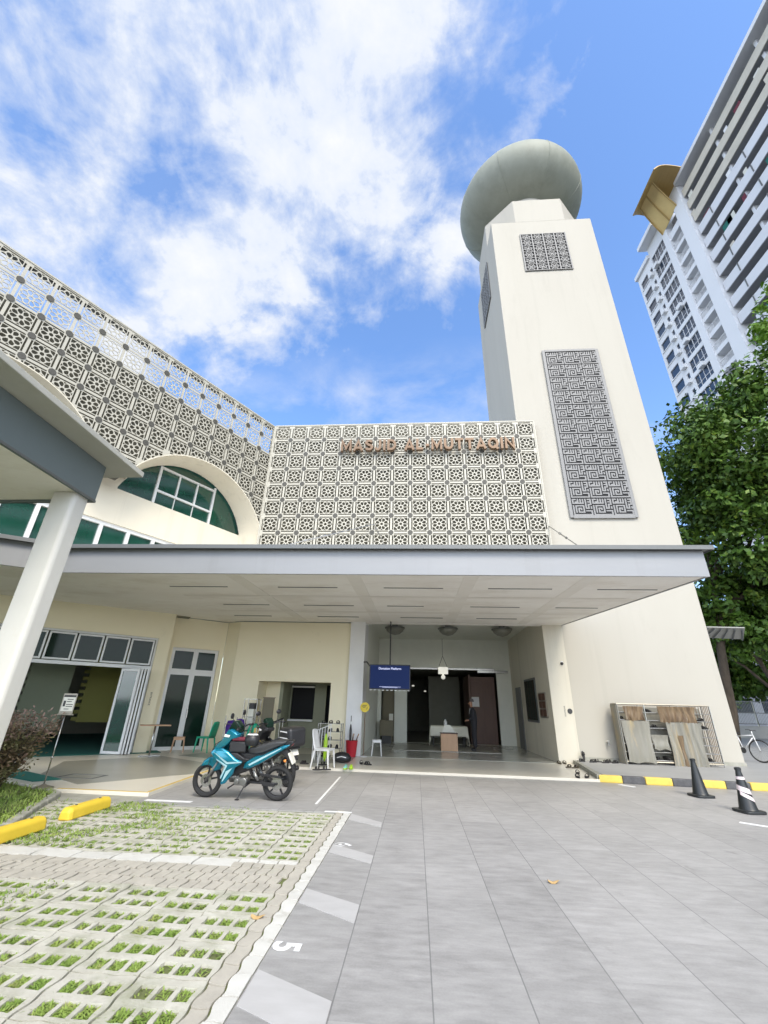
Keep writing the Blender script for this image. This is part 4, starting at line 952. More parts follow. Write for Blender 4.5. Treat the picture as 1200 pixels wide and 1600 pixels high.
grille(Fr(0, TY0), 5.95, 8.36, 22.69, 25.65, 4, 6)
grille(Fr(TX0, 0, 180), -19.6, -17.4, 23.1, 26.05, 4, 6)     # left face

# ------------------------------------------------------------------ near porch at the left
porch = thing('entrance_porch', 'near porch roof with dark grey fascia on a white column at the left edge', 'porch', (-5.6, 5.95, 0))
g = MB(); g.box(-12, -5.42, -4, 6.0, 4.56, 4.64); g.build('soffit', 'soffit', porch)
g = MB(); g.box(-5.418, -5.36, -4, 6.05, 4.53, 5.20); g.box(-12, -5.419, 5.99, 6.05, 4.53, 5.20); g.build('fascia', 'greyfascia', porch, bevel=.006)
g = MB(); g.box(-12, -5.356, 6.052, 6.056, 4.522, 4.555); g.box(-5.359, -5.350, -4, 6.056, 4.522, 4.56); g.build('drip_edge', 'edge', porch)
g = MB(); g.box(-12, -4.92, -4, 6.42, 5.205, 5.30); g.build('roof_slab', 'slab', porch, bevel=.01)
g = MB(); g.box(-11.9, -5.0, -4, 6.34, 5.301, 5.34); g.build('roof_cap', 'gutter', porch)
g = MB(); g.prism([(-5.82, 5.70), (-5.46, 5.70), (-5.42, 5.74), (-5.42, 5.985), (-5.82, 5.985)], -.07, 4.559)
colm = g.build('column', 'offwhite', porch, bevel=.03, bseg=3)

# ------------------------------------------------------------------ apartment block
KS = 1.273
def hz(z): return 1.55 + (z - 1.55) * KS
hdb = thing('apartment_block', 'tall white apartment block with long striped corridors rising behind the trees', 'apartment building', (38.2, 30, 0))
HX = 38.2
class XF(Fr):   # frame: x = world Y, y = world +X (into the building)
    def __init__(s, ox): s.ox = ox
    def __call__(s, x, y, z): return Vector((s.ox + y, x, z))
HF = XF(HX)
storeys = [hz(52.1) - 2.74 * k for k in range(19)]
# main slab core
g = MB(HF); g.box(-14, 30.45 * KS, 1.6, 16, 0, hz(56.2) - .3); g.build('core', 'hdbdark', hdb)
g = MB(HF); g.box(-14, 30.45 * KS, -.6, 16, hz(56.2) - .3, hz(56.2) + .35); g.build('roof', 'hdb', hdb)
zt = hz(56.2) - .3
k = 0; zz = zt - 1.5; sl = MB(HF)
while zz > 2:
    mm = 'hdb3' if k in (0, 1, 2) else 'hdb2'
    pb = MB(HF); pb.box(-14, 30.40 * KS, 0, .12, zz - 1.42, zz); pr = pb.build('parapet', mm, hdb)
    sl.box(-14, 30.40 * KS, .125, 1.6, zz - 1.38, zz - 1.2)
    rl = MB(HF)
    for yy in range(-12, 38, 6): rl.box(yy, yy + .12, -.07, -.001, zz - 1.2, zz + .05)
    build_each(rl, 'downpipe_bracket', 'edge', pr) if 2 < k < 12 else None
    zz -= 2.74; k += 1
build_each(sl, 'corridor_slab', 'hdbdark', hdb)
g = MB(HF)
for yy in (-8, 0, 8, 16, 24, 32): g.box(yy, yy + .35, .3, 1.6, 0, zt)
build_each(g, 'corridor_column', 'hdb2', hdb)
# piers with balconies between
g = MB(HF); g.box(30.5 * KS, 31.9 * KS, -.35, 8, 0, hz(58.3)); g.box(33.85 * KS, 34.7 * KS, -.3, 8, 0, hz(56.6)); build_each(g, 'pier', 'hdb', hdb)
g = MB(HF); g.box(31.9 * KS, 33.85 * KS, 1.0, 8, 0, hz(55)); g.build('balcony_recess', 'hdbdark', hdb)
g = MB(HF); rg = []
z = hz(51.7) + 1.4; n = 0
while z > 4:
    g.box(31.9 * KS + .01, 33.85 * KS - .01, -.15, 1.0, z - 1.65, z - 1.0 if n else z - .4)
    b = MB(HF)
    y = 31.95 * KS
    if n:
        while y < 33.8 * KS: b.box(y, y + .03, -.13, -.10, z - 1.0, z - .15); y += .14
        b.box(31.9 * KS, 33.85 * KS, -.15, -.08, z - .15, z - .08)
        b.build('balcony_railing', 'white', hdb)
    z -= 2.8; n += 1
build_each(g, 'balcony_slab', 'hdb', hdb)
# window section
wz = [52.1 - 2.15 * k for k in range(20)]
g = MB(HF); holesB = [(34.95 * KS, 37.7 * KS, hz(w) + .1, hz(w) + 2.15) for w in wz]; g.wall(34.7 * KS, 37.9 * KS, 0, hz(55.9), .1, .6, holesB); g.build('wall', 'hdb', hdb)
g = MB(HF); g.box(34.7 * KS, 37.9 * KS + .3, -1.2, 6, hz(55.9) + .01, hz(56.5)); g.build('roof_overhang', 'hdb', hdb)
for (a, b, c, d) in holesB[:12]:
    q = MB(HF); q.box(a, b, .26, .3, c, d); w = q.build('window', 'hdbglass', hdb)
    q = MB(HF)
    for i in range(5): y = a + (b - a) * i / 4; q.box(y - .03, y + .03, .20, .259, c, d)
    q.box(a, b, .21, .258, c + .75, c + .81); q.build('frame', 'hdb', w)
g = MB(HF); holesC = [(39.15 * KS, 40.75 * KS, hz(w) - .3, hz(w) + 1.3) for w in wz] + [(38.05 * KS, 38.55 * KS, hz(w) - .1, hz(w) + .95) for w in wz]
g.wall(37.9 * KS, 41.1 * KS, 0, hz(54.3), .1, .6, holesC); g.box(41.1 * KS - .3, 41.1 * KS, .61, 14, 0, hz(54.3)); g.build('wall', 'hdb', hdb)
g = MB(HF); g.box(37.9 * KS, 41.1 * KS + .2, -.25, 14, hz(54.3) + .01, hz(54.9)); g.build('roof_overhang', 'hdb', hdb)
for (a, b, c, d) in holesC[:12] + holesC[20:32]:
    q = MB(HF); q.box(a, b, .26, .3, c, d); w = q.build('window', 'hdbglass', hdb)
    q = MB(HF); q.box(a - .1, b + .1, -.02, .099, c - .14, c - .01); q.build('sill', 'hdb', w)
g = MB(HF); g.box(34.7 * KS, 41.1 * KS - .31, .62, 14, 0, hz(54)); g.build('core', 'hdbdark', hdb)
g = MB(HF); g.box(24 * KS, 30.3 * KS, 3, 12, hz(56.2) + .36, hz(59.0)); g.build('roof_house', 'hdb', hdb)
acu = MB(HF); rz_ = random.Random(9)
for w in wz[:12]:
    if rz_.random() < .75: y = (37.95 + rz_.uniform(0, .1)) * KS; acu.box(y, y + .8, -.45, .09, hz(w) - .9, hz(w) - .3)
    if rz_.random() < .6: y = (34.95 + rz_.uniform(.2, 2)) * KS; acu.box(y, y + .9, -.4, .09, hz(w) - .62, hz(w) + .02)
build_each(acu, 'air_conditioner', 'white', hdb)
cl = MB(HF)
for k in range(46):
    y = rz_.uniform(14, 30) * KS; n_ = rz_.randrange(1, 15); z = zt - 1.5 - 2.74 * n_ + .02; w = rz_.uniform(.5, 1.6); cl.box(y, y + w, .02, .08, z + .003, z + rz_.uniform(.2, .9))
for i_, o_ in enumerate(build_each(cl, 'hanging_laundry', 'paper', hdb)):
    o_.data.materials[0] = M[('paper', 'hdb2', 'hdb3', 'maroon', 'carpet', 'white')[i_ % 6]]
# golden canopy on the roof
def K3(y, z, k): return (30 * KS * k - HX, y * KS * k, 1.55 + (z - 1.55) * KS * k)   # (depth from HX, Y, z)
def hp(mb, pts): mb.face([(p[1], p[0], p[2]) for p in pts])
gc = thing('golden_canopy', 'curved golden canopy cantilevered from the roof of the apartment block', 'canopy', (36, 41, hz(54)))
P1, P2 = K3(34.6, 53.9, .995), K3(31.5, 54.2, .995); P3, P4 = K3(33.4, 62.9, .90), K3(36.45, 62.9, .90)
g = MB(HF); nn = 10
def lerp3(a, b, t): return tuple(a[i] + (b[i] - a[i]) * t for i in range(3))
def curve(a, b, t, sag=.7): p = lerp3(a, b, t); return (p[0] - sag * math.sin(math.pi * t) * .6, p[1], p[2] - .0 + sag * math.sin(math.pi * t))
for i in range(nn):
    a, b = i / nn, (i + 1) / nn; hp(g, [curve(P1, P4, a), curve(P1, P4, b), curve(P2, P3, b), curve(P2, P3, a)])
pn_ = g.build('panel', 'gold', gc); sm = pn_.modifiers.new('solid', 'SOLIDIFY'); sm.thickness = .12
A_, B_, C_, D_ = K3(38.0, 63.2, .88), K3(32.4, 63.1, .88), K3(28.9, 56.4, 1.0), K3(34.4, 56.0, 1.0)
g = MB(HF)
for i in range(nn):
    a, b = i / nn, (i + 1) / nn; hp(g, [curve(D_, A_, a, .9), curve(D_, A_, b, .9), curve(C_, B_, b, .9), curve(C_, B_, a, .9)])
pr = g.build('roof_sheet', 'goldbrown', gc); sm = pr.modifiers.new('solid', 'SOLIDIFY'); sm.thickness = .15; sm.offset = 1
g = MB(HF)
for a, b in ((P1, P4), (P2, P3), (lerp3(P1, P2, .5), lerp3(P4, P3, .5))): g.tube([(p[1], p[0] - .12, p[2] - .12) for p in [curve(a, b, t / 8) for t in range(9)]], .10, 6)
build_each(g, 'beam', 'goldbrown', gc)

# ------------------------------------------------------------------ trees
def crown(mb, c, rad, nclump, nleaf, size, seed, crad=.28, shell=.55, gap=0.0):
    rnd = random.Random(seed); c = Vector(c)
    for k in range(nclump):
        z = rnd.uniform(-1, 1); a = rnd.uniform(0, 6.283); q = math.sqrt(1 - z * z); r_ = rnd.uniform(shell, 1.0)
        cc_ = Vector((q * math.cos(a) * rad[0] * r_, q * math.sin(a) * rad[1] * r_, z * rad[2] * r_)) + c
        cr = crad * min(rad) * rnd.uniform(.6, 1.35)
        for j in range(nleaf):
            z2 = rnd.uniform(-1, 1); a2 = rnd.uniform(0, 6.283); q2 = math.sqrt(1 - z2 * z2); rr_ = cr * rnd.uniform(.35, 1.1)
            n = Vector((q2 * math.cos(a2), q2 * math.sin(a2), z2)); p = cc_ + Vector((n.x * rr_, n.y * rr_, n.z * rr_ * .75))
            n = (n + Vector((rnd.gauss(0, .6), rnd.gauss(0, .6), rnd.gauss(.5, .6)))).normalized()
            u = n.cross(Vector((rnd.uniform(-1, 1), rnd.uniform(-1, 1), rnd.uniform(-1, 1)))).normalized(); v = n.cross(u); s_ = size * rnd.uniform(.6, 1.3)
            mb.face([tuple(p + u * s_), tuple(p + v * s_ * .55), tuple(p - u * s_), tuple(p - v * s_ * .55)])
def tree(name, label, base, top, r0, crowns, leaf, limbs, seed, size=.16, group=None):
    t = thing(name, label, 'tree', base, group=group)
    g = MB(); b = Vector(base); tp = Vector(top); rnd = random.Random(seed)
    pts = [b.lerp(tp, i / 6) + Vector((rnd.uniform(-.12, .12), rnd.uniform(-.12, .12), 0)) * (i > 0) for i in range(7)]
    g.tube(pts, [r0 * (1.25 if i == 0 else 1 - .09 * i) for i in range(7)], 10)
    for l in limbs:
        p = pts[3 + rnd.randrange(3)]; q = Vector(l); mid = p.lerp(q, .5) + Vector((rnd.uniform(-.5, .5), rnd.uniform(-.5, .5), .5)); g.tube([p, mid, q], [r0 * .5, r0 * .33, r0 * .12], 7)
    g.build('trunk', 'bark', t, smooth=True)
    g = MB()
    for i, (c, rad, nc, nl) in enumerate(crowns): crown(g, c, rad, nc, nl, size, seed + i)
    g.build('crown', leaf, t)
    return t
tree('shade_tree', 'large dense dark green tree beside the minaret with a leaning brown trunk', (15.9, 25.4, .14), (16.8, 24.2, 9.5), .27,
     [((20.2, 21.5, 15.2), (6.0, 5.2, 4.4), 230, 130), ((18.8, 22.6, 10.6), (4.6, 4.6, 3.6), 160, 110), ((17.6, 25.2, 6.8), (2.9, 2.4, 2.4), 90, 110)], 'leaf',
     [(19.5, 22, 14), (22.5, 20, 12), (16.8, 23.8, 13), (17.5, 23, 10.5), (21, 21, 16)], 11, size=.17)
tree('roadside_tree', 'bright yellow-green tree behind the carport at the right edge', (24.5, 28.5, .14), (24.0, 28.0, 6.5), .25,
     [((24.3, 29.0, 8.6), (4.0, 3.4, 3.0), 70, 70), ((21.4, 25.8, 7.2), (3.0, 2.4, 2.3), 80, 80)], 'leaf2', [(22.5, 28.8, 7.5), (26, 28, 8.5), (21, 29.5, 5.5)], 23, size=.17)
tree('tall_street_tree', 'leafy green branch tip of the nearer tree against the apartment block at the right edge', (23.0, 17.0, .14), (22.4, 17.2, 15), .3,
     [((21.3, 17.4, 21.0), (2.7, 2.6, 3.2), 80, 90)], 'leaf2', [(21, 17.4, 20), (22, 17, 21.5)], 37, size=.16)
tree('background_tree', 'dark shadowed tree low behind the bicycle and fence', (28.5, 38, .14), (28.5, 38, 5), .25,
     [((27.5, 38, 6.5), (5.5, 3.5, 4.2), 120, 90), ((22.5, 38, 5.2), (4, 3, 3.4), 90, 90)], 'leaf', [(26, 38, 6), (30, 38, 7), (23, 38, 5)], 51, size=.22)
tree('slender_tree', 'slim dark tree with forked bare branches at the right edge', (20.6, 27.0, .14), (19.6, 27.0, 5.0), .2,
     [((19.6, 27.4, 6.6), (2.2, 2.0, 1.8), 30, 50)], 'leaf', [(18.2, 27, 5.6), (17.6, 26.6, 4.6), (21.5, 27, 6.2)], 61, size=.15)
# small carport awning
cpn = thing('carport', 'small translucent white awning on posts behind the minaret', 'awning', (13.6, 20, .14))
g = MB(); g.prism([(11.9, 18.6), (13.0, 18.1), (14.3, 20.2), (12.5, 20.8)], lambda x, y: 4.78 - .09 * (x - 12), lambda x, y: 4.82 - .09 * (x - 12)); g.build('roof_panel', 'concrete', cpn)
g = MB()
for k in range(6): a = k / 5; g.tube([(11.95 + 1.0 * a, 18.65 - .45 * a, 4.74 - .09 * a), (12.55 + 1.7 * a, 20.7 - .5 * a, 4.69 - .15 * a)], .03, 4)
for p in ((12.6, 20.6),): g.tube([(p[0], p[1], .14), (p[0], p[1], 4.4)], .05, 6)
g.build('frame', 'edge', cpn)
# fence, low wall and pale building far right
fn = thing('boundary_fence', 'grey mesh fence on a low wall behind the bicycle', 'fence', (24, 31, .14))
FB = Fr(14, 32.5, 78); g = MB(FB); g.box(0, 30, 0, .25, .14, .9); g.build('low_wall', 'concrete', fn)
g = MB(FB)
for i in range(16): g.box(i * 2, i * 2 + .07, .08, .15, .9, 2.5)
for z in (1.0, 1.7, 2.42): g.box(0, 30, .10, .14, z, z + .05)
build_each(g, 'post', 'steel', fn)
g = MB(FB)
x = .0
while x < 30: g.box(x, x + .02, .115, .125, 1.05, 2.42); x += .12
g.build('mesh', 'steel', fn)
bk = thing('low_building', 'pale low building with grey window bands seen between the trees', 'building', (34, 48, 0))
FC = Fr(16, 46, 80); g = MB(FC); g.box(0, 45, 0, 12, 0, 11); g.build('wall', 'hdb2', bk)
g = MB(FC)
for z in (3.6, 6.4, 9.0): g.box(0, 45, -.4, -.01, z, z + 1.1)
build_each(g, 'balcony_band', 'hdb', bk)
g = MB(FC)
for z in (1.8, 4.9, 7.7):
    for i in range(12): g.box(1 + i * 3.6, 3.4 + i * 3.6, -.06, -.01, z, z + 1.3)
build_each(g, 'window', 'hdbglass', bk)


# ================================================================== objects
# ---- motorbikes (local: x forward, y left, z up; origin under the rear hub)
HR, WB = 0.272, 1.295
def pxl(u, v): return ((912 - u) * .00188, .272 + (598 - v) * .00188)
def lens(name, pts, h, b, m_, parent, yc=0.0, inset=.82, one=False, bevel=.006):
    n = len(pts); cx = sum(p[0] for p in pts) / n; cz = sum(p[1] for p in pts) / n
    ins = [(cx + (x - cx) * inset, cz + (z - cz) * inset) for x, z in pts]; g = MB()
    lv = [(pts, -h), (pts, h)]; A = [g.P((x, yc - h, z)) for x, z in pts]; B = [g.P((x, yc + h, z)) for x, z in pts]
    A2 = [g.P((x, yc - h - (0 if one == 1 else b), z)) for x, z in ins]; B2 = [g.P((x, yc + h + (0 if one == -1 else b), z)) for x, z in ins]
    for i in range(n):
        j = (i + 1) % n; g.fi([A[i], A[j], B[j], B[i]]); g.fi([A2[i], A2[j], A[j], A[i]]); g.fi([B[i], B[j], B2[j], B2[i]])
    g.fi(A2[::-1]); g.fi(B2)
    return g.build(name, m_, parent, bevel=bevel, autosm=50)
def wheel(parent, x, m_rim='blackplastic', spokes=5):
    g = MB(); prof = []
    for k in range(13): t = -math.pi * .62 + 2 * math.pi * .62 * k / 12; prof.append((HR - .040 + .040 * math.cos(t), .046 * math.sin(t)))
    g.lathe([(HR - .062, -.026)] + prof + [(HR - .062, .026), (HR - .062, -.026)], (x, 0, HR), 40, 'y', cap=False); w = g.build('tyre', 'tyre', parent, smooth=True, merge=True)
    g = MB(); g.lathe([(HR - .078, -.022), (HR - .060, -.026), (HR - .060, .026), (HR - .078, .022), (HR - .078, -.022)], (x, 0, HR), 40, 'y', cap=False)
    g.lathe([(.001, -.05), (.04, -.05), (.04, .05), (.001, .05)], (x, 0, HR), 16, 'y', cap=False)
    for k in range(spokes):
        a = k * 2 * math.pi / spokes + .3; p = (x + .035 * math.cos(a), HR + .035 * math.sin(a)); q = (x + (HR - .072) * math.cos(a + .12), HR + (HR - .072) * math.sin(a + .12)); d = Vector((q[0] - p[0], q[1] - p[1])).normalized(); n_ = (-d.y * .017, d.x * .017); n2 = (-d.y * .011, d.x * .011)
        g.xz([(p[0] + n_[0], p[1] + n_[1]), (p[0] - n_[0], p[1] - n_[1]), (q[0] - n2[0], q[1] - n2[1]), (q[0] + n2[0], q[1] + n2[1])], -.014, .014)
    g.build('rim', m_rim, w, autosm=40)
    g = MB(); g.lathe([(.05, .052), (.10, .052), (.10, .057), (.05, .057), (.05, .052)], (x, 0, HR), 24, 'y', cap=False); g.build('brake_disc', 'steel', w, autosm=40)
    return w
def motorbike(name, label, loc, rz, body, graphic, lean=-6, topbox=False, extras=True):
    t = thing(name, label, 'motorbike', loc, rz, 'motorbikes parked before the canopy', local=True)
    t.matrix_basis = Matrix.Translation(loc) @ Matrix.Rotation(rz, 4, 'Z') @ Matrix.Rotation(R(lean), 4, 'X')
    wheel(t, 0); wheel(t, WB)
    P = lambda *a: [pxl(*p) for p in a]
    lens('front_fender', P((152, 482), (175, 438), (225, 404), (290, 392), (338, 418), (362, 462), (348, 505), (290, 522), (262, 478), (215, 470)), .050, .022, body, t)
    lens('head_cowl', P((262, 342), (275, 312), (305, 280), (350, 240), (372, 196), (400, 152), (440, 150), (520, 190), (516, 222), (455, 238), (410, 290), (345, 330)), .075, .05, body, t)
    lens('headlight', P((262, 338), (300, 285), (330, 262), (318, 300), (290, 330)), .105, .012, 'blackplastic', t)
    lens('windscreen', P((372, 190), (430, 88), (470, 84), (516, 128), (520, 186), (440, 150), (400, 156)), .07, .02, 'darkglass', t)
    lens('position_lamp', P((362, 222), (372, 196), (430, 205), (420, 226)), .118, .012, 'whiteplastic', t)
    for s_ in (1, -1):
        lens('side_fairing', P((262, 352), (300, 318), (380, 314), (440, 340), (520, 398), (584, 420), (576, 436), (520, 470), (505, 520), (440, 600), (396, 612), (402, 560), (440, 470), (380, 432), (300, 402)), .016, .022, body, t, yc=s_ * .155, inset=.86)
        if graphic:
            for st in (((300, 346), (440, 425), (580, 416), (582, 424), (438, 440)), ((330, 398), (448, 452), (400, 560), (392, 556), (430, 458)), ((440, 500), (500, 468), (420, 580), (412, 582))):
                lens('graphic', P(*st), .0022, 0, graphic, t, yc=s_ * .1955, bevel=0)
        lens('side_cover', P((400, 352), (520, 352), (600, 395), (650, 402), (600, 430), (520, 398), (440, 372)), .03, .012, 'blackplastic', t, yc=s_ * .11)
        lens('tail_fairing', P((585, 480), (600, 425), (700, 372), (760, 366), (860, 318), (960, 275), (1020, 268), (1000, 290), (860, 372), (740, 440), (640, 482)), .012, .03, body, t, yc=s_ * .10)
        if graphic: lens('graphic', P((640, 440), (760, 378), (940, 296), (944, 302), (770, 392), (650, 452)), .0022, 0, graphic, t, yc=s_ * .1445, bevel=0)
        g = MB(); a = pxl(510, 150); g.tube([(a[0], s_ * .05, a[1]), (a[0] - .02, s_ * .22, a[1] + .03), (a[0] - .06, s_ * .33, a[1] + .02)], .013, 8); g.build('handlebar', 'blackplastic', t, smooth=True)
        g = MB(); g.tube([(a[0] - .04, s_ * .25, a[1] + .027), (a[0] - .065, s_ * .35, a[1] + .018)], .021, 10); g.build('grip', 'blackplastic', t, smooth=True)
        m0 = pxl(470, 55); g = MB(); g.tube([(a[0], s_ * .17, a[1] + .03), (m0[0] + .02, s_ * .24, m0[1] + .02)], .006, 6); mr = g.build('mirror_stem', 'blackplastic', t)
        g = MB(); g.lathe([(.002, -.012), (.045, -.01), (.05, 0), (.045, .008), (.002, .012)], (m0[0] + .02, s_ * .26, m0[1] + .05), 14, 'x', sx=1.35); g.build('mirror', 'blackplastic', mr, smooth=True)
        r0 = pxl(690, 490); r1 = pxl(745, 570); g = MB(); g.tube([(r0[0], s_ * .12, r0[1]), (r1[0], s_ * .12, r1[1])], .022, 10); g.tube([(r0[0] - .03 * .5, s_ * .12, r0[1] - .04), (r1[0] + .01, s_ * .12, r1[1] + .02)], .027, 10); g.build('shock_absorber', 'engine', t, smooth=True)
        f0 = pxl(330, 420); g = MB(); g.tube([(f0[0], s_ * .065, f0[1]), (WB, s_ * .065, HR)], [.02, .022], 10); g.build('fork', 'engine', t, smooth=True)
        g = MB(); g.tube([(r1[0] + .25, s_ * .07, HR + .01), (0, s_ * .07, HR)], [.02, .016], 8); g.build('swing_arm', 'blackplastic', t, smooth=True)
    lens('seat', P((606, 330), (625, 305), (680, 300), (790, 268), (900, 242), (985, 240), (975, 262), (860, 310), (760, 350), (690, 362), (620, 355)), .085, .03, 'seat', t, bevel=.012)
    lens('tail', P((930, 300), (960, 262), (1000, 238), (1042, 240), (1048, 262), (1015, 296), (960, 330)), .045, .02, 'blackplastic', t)
    lens('tail_lamp', P((1020, 262), (1046, 262), (1030, 282), (1010, 286)), .05, .004, 'red', t)
    lens('frame_body', P((420, 340), (620, 350), (900, 300), (760, 430), (640, 500), (470, 560), (420, 480)), .06, .02, 'blackplastic', t)
    lens('rear_mudguard', P((870, 360), (960, 300), (1000, 330), (1075, 470), (1062, 478), (985, 385), (930, 350)), .05, .004, 'blackplastic', t)
    lens('number_plate', P((1000, 345), (1014, 340), (1060, 430), (1048, 436)), .085, .001, 'paper', t)
    for s_ in (1, -1): g = MB(); c = pxl(965, 405); g.lathe([(.002, .0), (.024, .0), (.026, .02), (.012, .045), (.002, .048)], (c[0] - .05, s_ * .10, c[1]), 12, 'x'); g.build('indicator', 'amber', t, smooth=True)
    g = MB(); e = pxl(560, 575); g.box(e[0] - .13, e[0] + .10, -.085, .085, e[1] - .09, e[1] + .03); g.lathe([(.001, -.125), (.06, -.12), (.068, -.10), (.068, .10), (.06, .12), (.001, .125)], (e[0] - .07, 0, e[1] - .025), 20, 'y'); g.lathe([(.001, -.115), (.045, -.11), (.045, .11), (.001, .115)], (e[0] + .055, 0, e[1] - .03), 16, 'y')
    g.tube([(e[0] + .05, 0, e[1] + .0), (e[0] + .24, 0, e[1] + .03)], [.06, .05], 12)
    for k in range(5): g.lathe([(.001, -.006), (.075, -.006), (.075, .006), (.001, .006)], (e[0] + .10 + k * .025, 0, e[1] + .01), 16, 'x', cap=False)
    g.build('engine', 'engine', t, bevel=.006, autosm=45)
    g = MB(); c0, c1 = pxl(735, 528), pxl(930, 540); g.xz([(c0[0], c0[1] + .02), (c0[0] - .02, c0[1] - .012), (c1[0] - .03, c1[1] - .02), (c1[0] - .05, c1[1] + .005), (c1[0] + .02, c1[1] + .022)], .075, .095); g.xz([pxl(760, 580), pxl(880, 590), pxl(900, 620), pxl(780, 618)], .075, .09); g.build('chain_guard', 'blackplastic', t, bevel=.004)
    g = MB(); g.lathe([(.02, .055), (.055, .055), (.055, .062), (.02, .062), (.02, .055)], (0, 0, HR), 20, 'y', cap=False); g.build('sprocket', 'steel', t)
    g = MB(); a_, b_ = pxl(430, 640), pxl(700, 600); g.tube([(e[0] + .05, -.09, e[1] - .08), (e[0] - .2, -.12, e[1] - .08), (.12, -.14, HR - .02), (-.14, -.15, HR + .06)], [.015, .018, .04, .045], 12); g.build('exhaust', 'blackplastic', t, smooth=True)
    g = MB(); f1, f2 = pxl(640, 610), pxl(490, 625); g.tube([(f1[0], 0, f1[1]), (f1[0], .2, f1[1] - .01)], .012, 8); g.tube([(f2[0], -.16, f2[1]), (f2[0], .24, f2[1])], .012, 8); g.build('foot_peg', 'blackplastic', t)
    g = MB()
    for q_ in (.02, -.03): g.tube([(WB - .25, q_ + .1, .93), (WB - .12, q_ + .13, .86), (WB - .06, q_ + .08, .70), (WB - .02, q_ + .09, .45)], .005, 5)
    build_each(g, 'cable', 'blackplastic', t)
    g = MB(); k0, k1 = pxl(605, 630), pxl(560, 745); g.tube([(k0[0], .07, k0[1]), (k1[0], .13, .030)], .011, 8); g.box(k1[0] - .035, k1[0] + .03, .11, .15, .022, .034); g.build('kickstand', 'blackplastic', t)
    if topbox:
        z0 = .74; bx = MB(); bx.box(-.36, .06, -.21, .21, z0, z0 + .36); b_ = bx.build('top_box', 'blackplastic', t, bevel=.07, bseg=5, autosm=60)
        g = MB(); 
        for s_ in (1, -1): g.xz([(-.30, z0 + .16), (.0, z0 + .17), (.0, z0 + .185), (-.29, z0 + .18)], s_ * .212, s_ * .2135); g.xz([(-.28, z0 + .27), (.0, z0 + .28), (-.02, z0 + .30), (-.26, z0 + .295)], s_ * .212, s_ * .2135)
        build_each(g, 'box_stripe', 'whiteplastic', b_)
        g = MB(); g.box(-.3, .12, -.1, .1, z0 - .04, z0 - .005); g.build('box_rack', 'blackplastic', t, bevel=.008)
    return t
b1 = motorbike('motorbike', 'teal underbone motorbike with silver stripes leaning on its side stand', (-2.42, 8.60, 0.0), R(178), 'teal', 'teal_light')
g_bag = thing('handlebar_bag', 'black box bag with maroon lid slung behind the front cowl of the teal motorbike', 'bag', (-3.2, 8.6, .62))
g = MB(); g.box(-3.33, -3.02, 8.40, 8.58, .72, .90); g.build('bag_body', 'blackplastic', g_bag, bevel=.03, bseg=3, autosm=60)
g = MB(); g.box(-3.30, -2.99, 8.41, 8.57, .905, .965); g.build('bag_lid', 'maroon', g_bag, bevel=.02, bseg=3)
hm = thing('helmet', 'black and white helmet hanging in front of the teal motorbike seat', 'helmet', (-2.95, 8.5, .75))
g = MB(); prof = [(.001, .115)] + [(.118 * math.cos(t), .118 * math.sin(t)) for t in [math.pi / 2 - k * math.pi / 14 for k in range(1, 10)]] + [(.095, -.085), (.08, -.09)]
g.lathe(prof, (-2.93, 8.42, .93), 24, 'z', cap=False, sx=1.12); sh = g.build('shell', 'blackplastic', hm, smooth=True); sh.modifiers.new('solid', 'SOLIDIFY').thickness = .012
g = MB(); g.lathe([(.1205 * math.cos(t), .1205 * math.sin(t)) for t in (.72, .85, .98)], (-2.93, 8.42, .93), 24, 'z', cap=False, sx=1.12); g.build('white_band', 'whiteplastic', hm, smooth=True)
motorbike('motorbike', 'black motorbike with a hard top box parked behind the teal one', (-2.62, 9.95, 0.0), R(138), 'blackplastic', None, lean=-5, topbox=True)

# ---- plastic chairs
def chair(label, loc, rz, m_, arms, group):
    t = thing('plastic_chair', label, 'chair', loc, rz, group, local=True)
    g = MB(); g.box(-.20, .22, -.21, .21, .425, .445); g.box(-.19, .21, -.205, .205, .395, .4245); g.build('seat', m_, t, bevel=.018, bseg=3)
    g = MB(); n = 8
    for i in range(n):
        for j in range(6):
            def Q(i, j):
                v = i / n; u = j / 6 * 2 - 1; w = .19 * (1 - .22 * max(0, v - .7) / .3 * (abs(u) ** 1)); return (-.205 - .13 * v - .03 * (u * u) * -1 * v, u * w, .43 + .45 * v - .02 * u * u * v)
            if arms and 1 <= j <= 4 and 1 <= i <= 6 and j in (1, 4) : continue
            g.face([Q(i, j), Q(i, j + 1), Q(i + 1, j + 1), Q(i + 1, j)])
    b = g.build('backrest', m_, t, merge=True, smooth=True); sd_ = b.modifiers.new('solid', 'SOLIDIFY'); sd_.thickness = .022
    for sx_ in (-1, 1):
        for sy_ in (-1, 1):
            g = MB(); x0, y0 = (.19 if sx_ > 0 else -.18), sy_ * .19; x1, y1 = x0 + sx_ * (.04 if sx_ > 0 else .07), sy_ * .215
            w = .022; g.v = []; a = [(x0 - w, y0 - w, .40), (x0 + w, y0 - w, .40), (x0 + w, y0 + w, .40), (x0 - w, y0 + w, .40)]; c = [(x1 - .014, y1 - .014, 0), (x1 + .014, y1 - .014, 0), (x1 + .014, y1 + .014, 0), (x1 - .014, y1 + .014, 0)]
            A = [g.P(p) for p in a]; B = [g.P(p) for p in c]; g.fi(A); g.fi(B[::-1])
            for k in range(4): g.fi([A[k], A[(k + 1) % 4], B[(k + 1) % 4], B[k]])
            g.build('leg', m_, t, bevel=.006)
    if arms:
        for s_ in (-1, 1): g = MB(); g.tube([(.20, s_ * .225, .42), (.19, s_ * .245, .60), (.10, s_ * .25, .655), (-.15, s_ * .245, .67), (-.27, s_ * .19, .70)], .02, 8, flat=.6); g.build('armrest', m_, t, smooth=True)
    return t
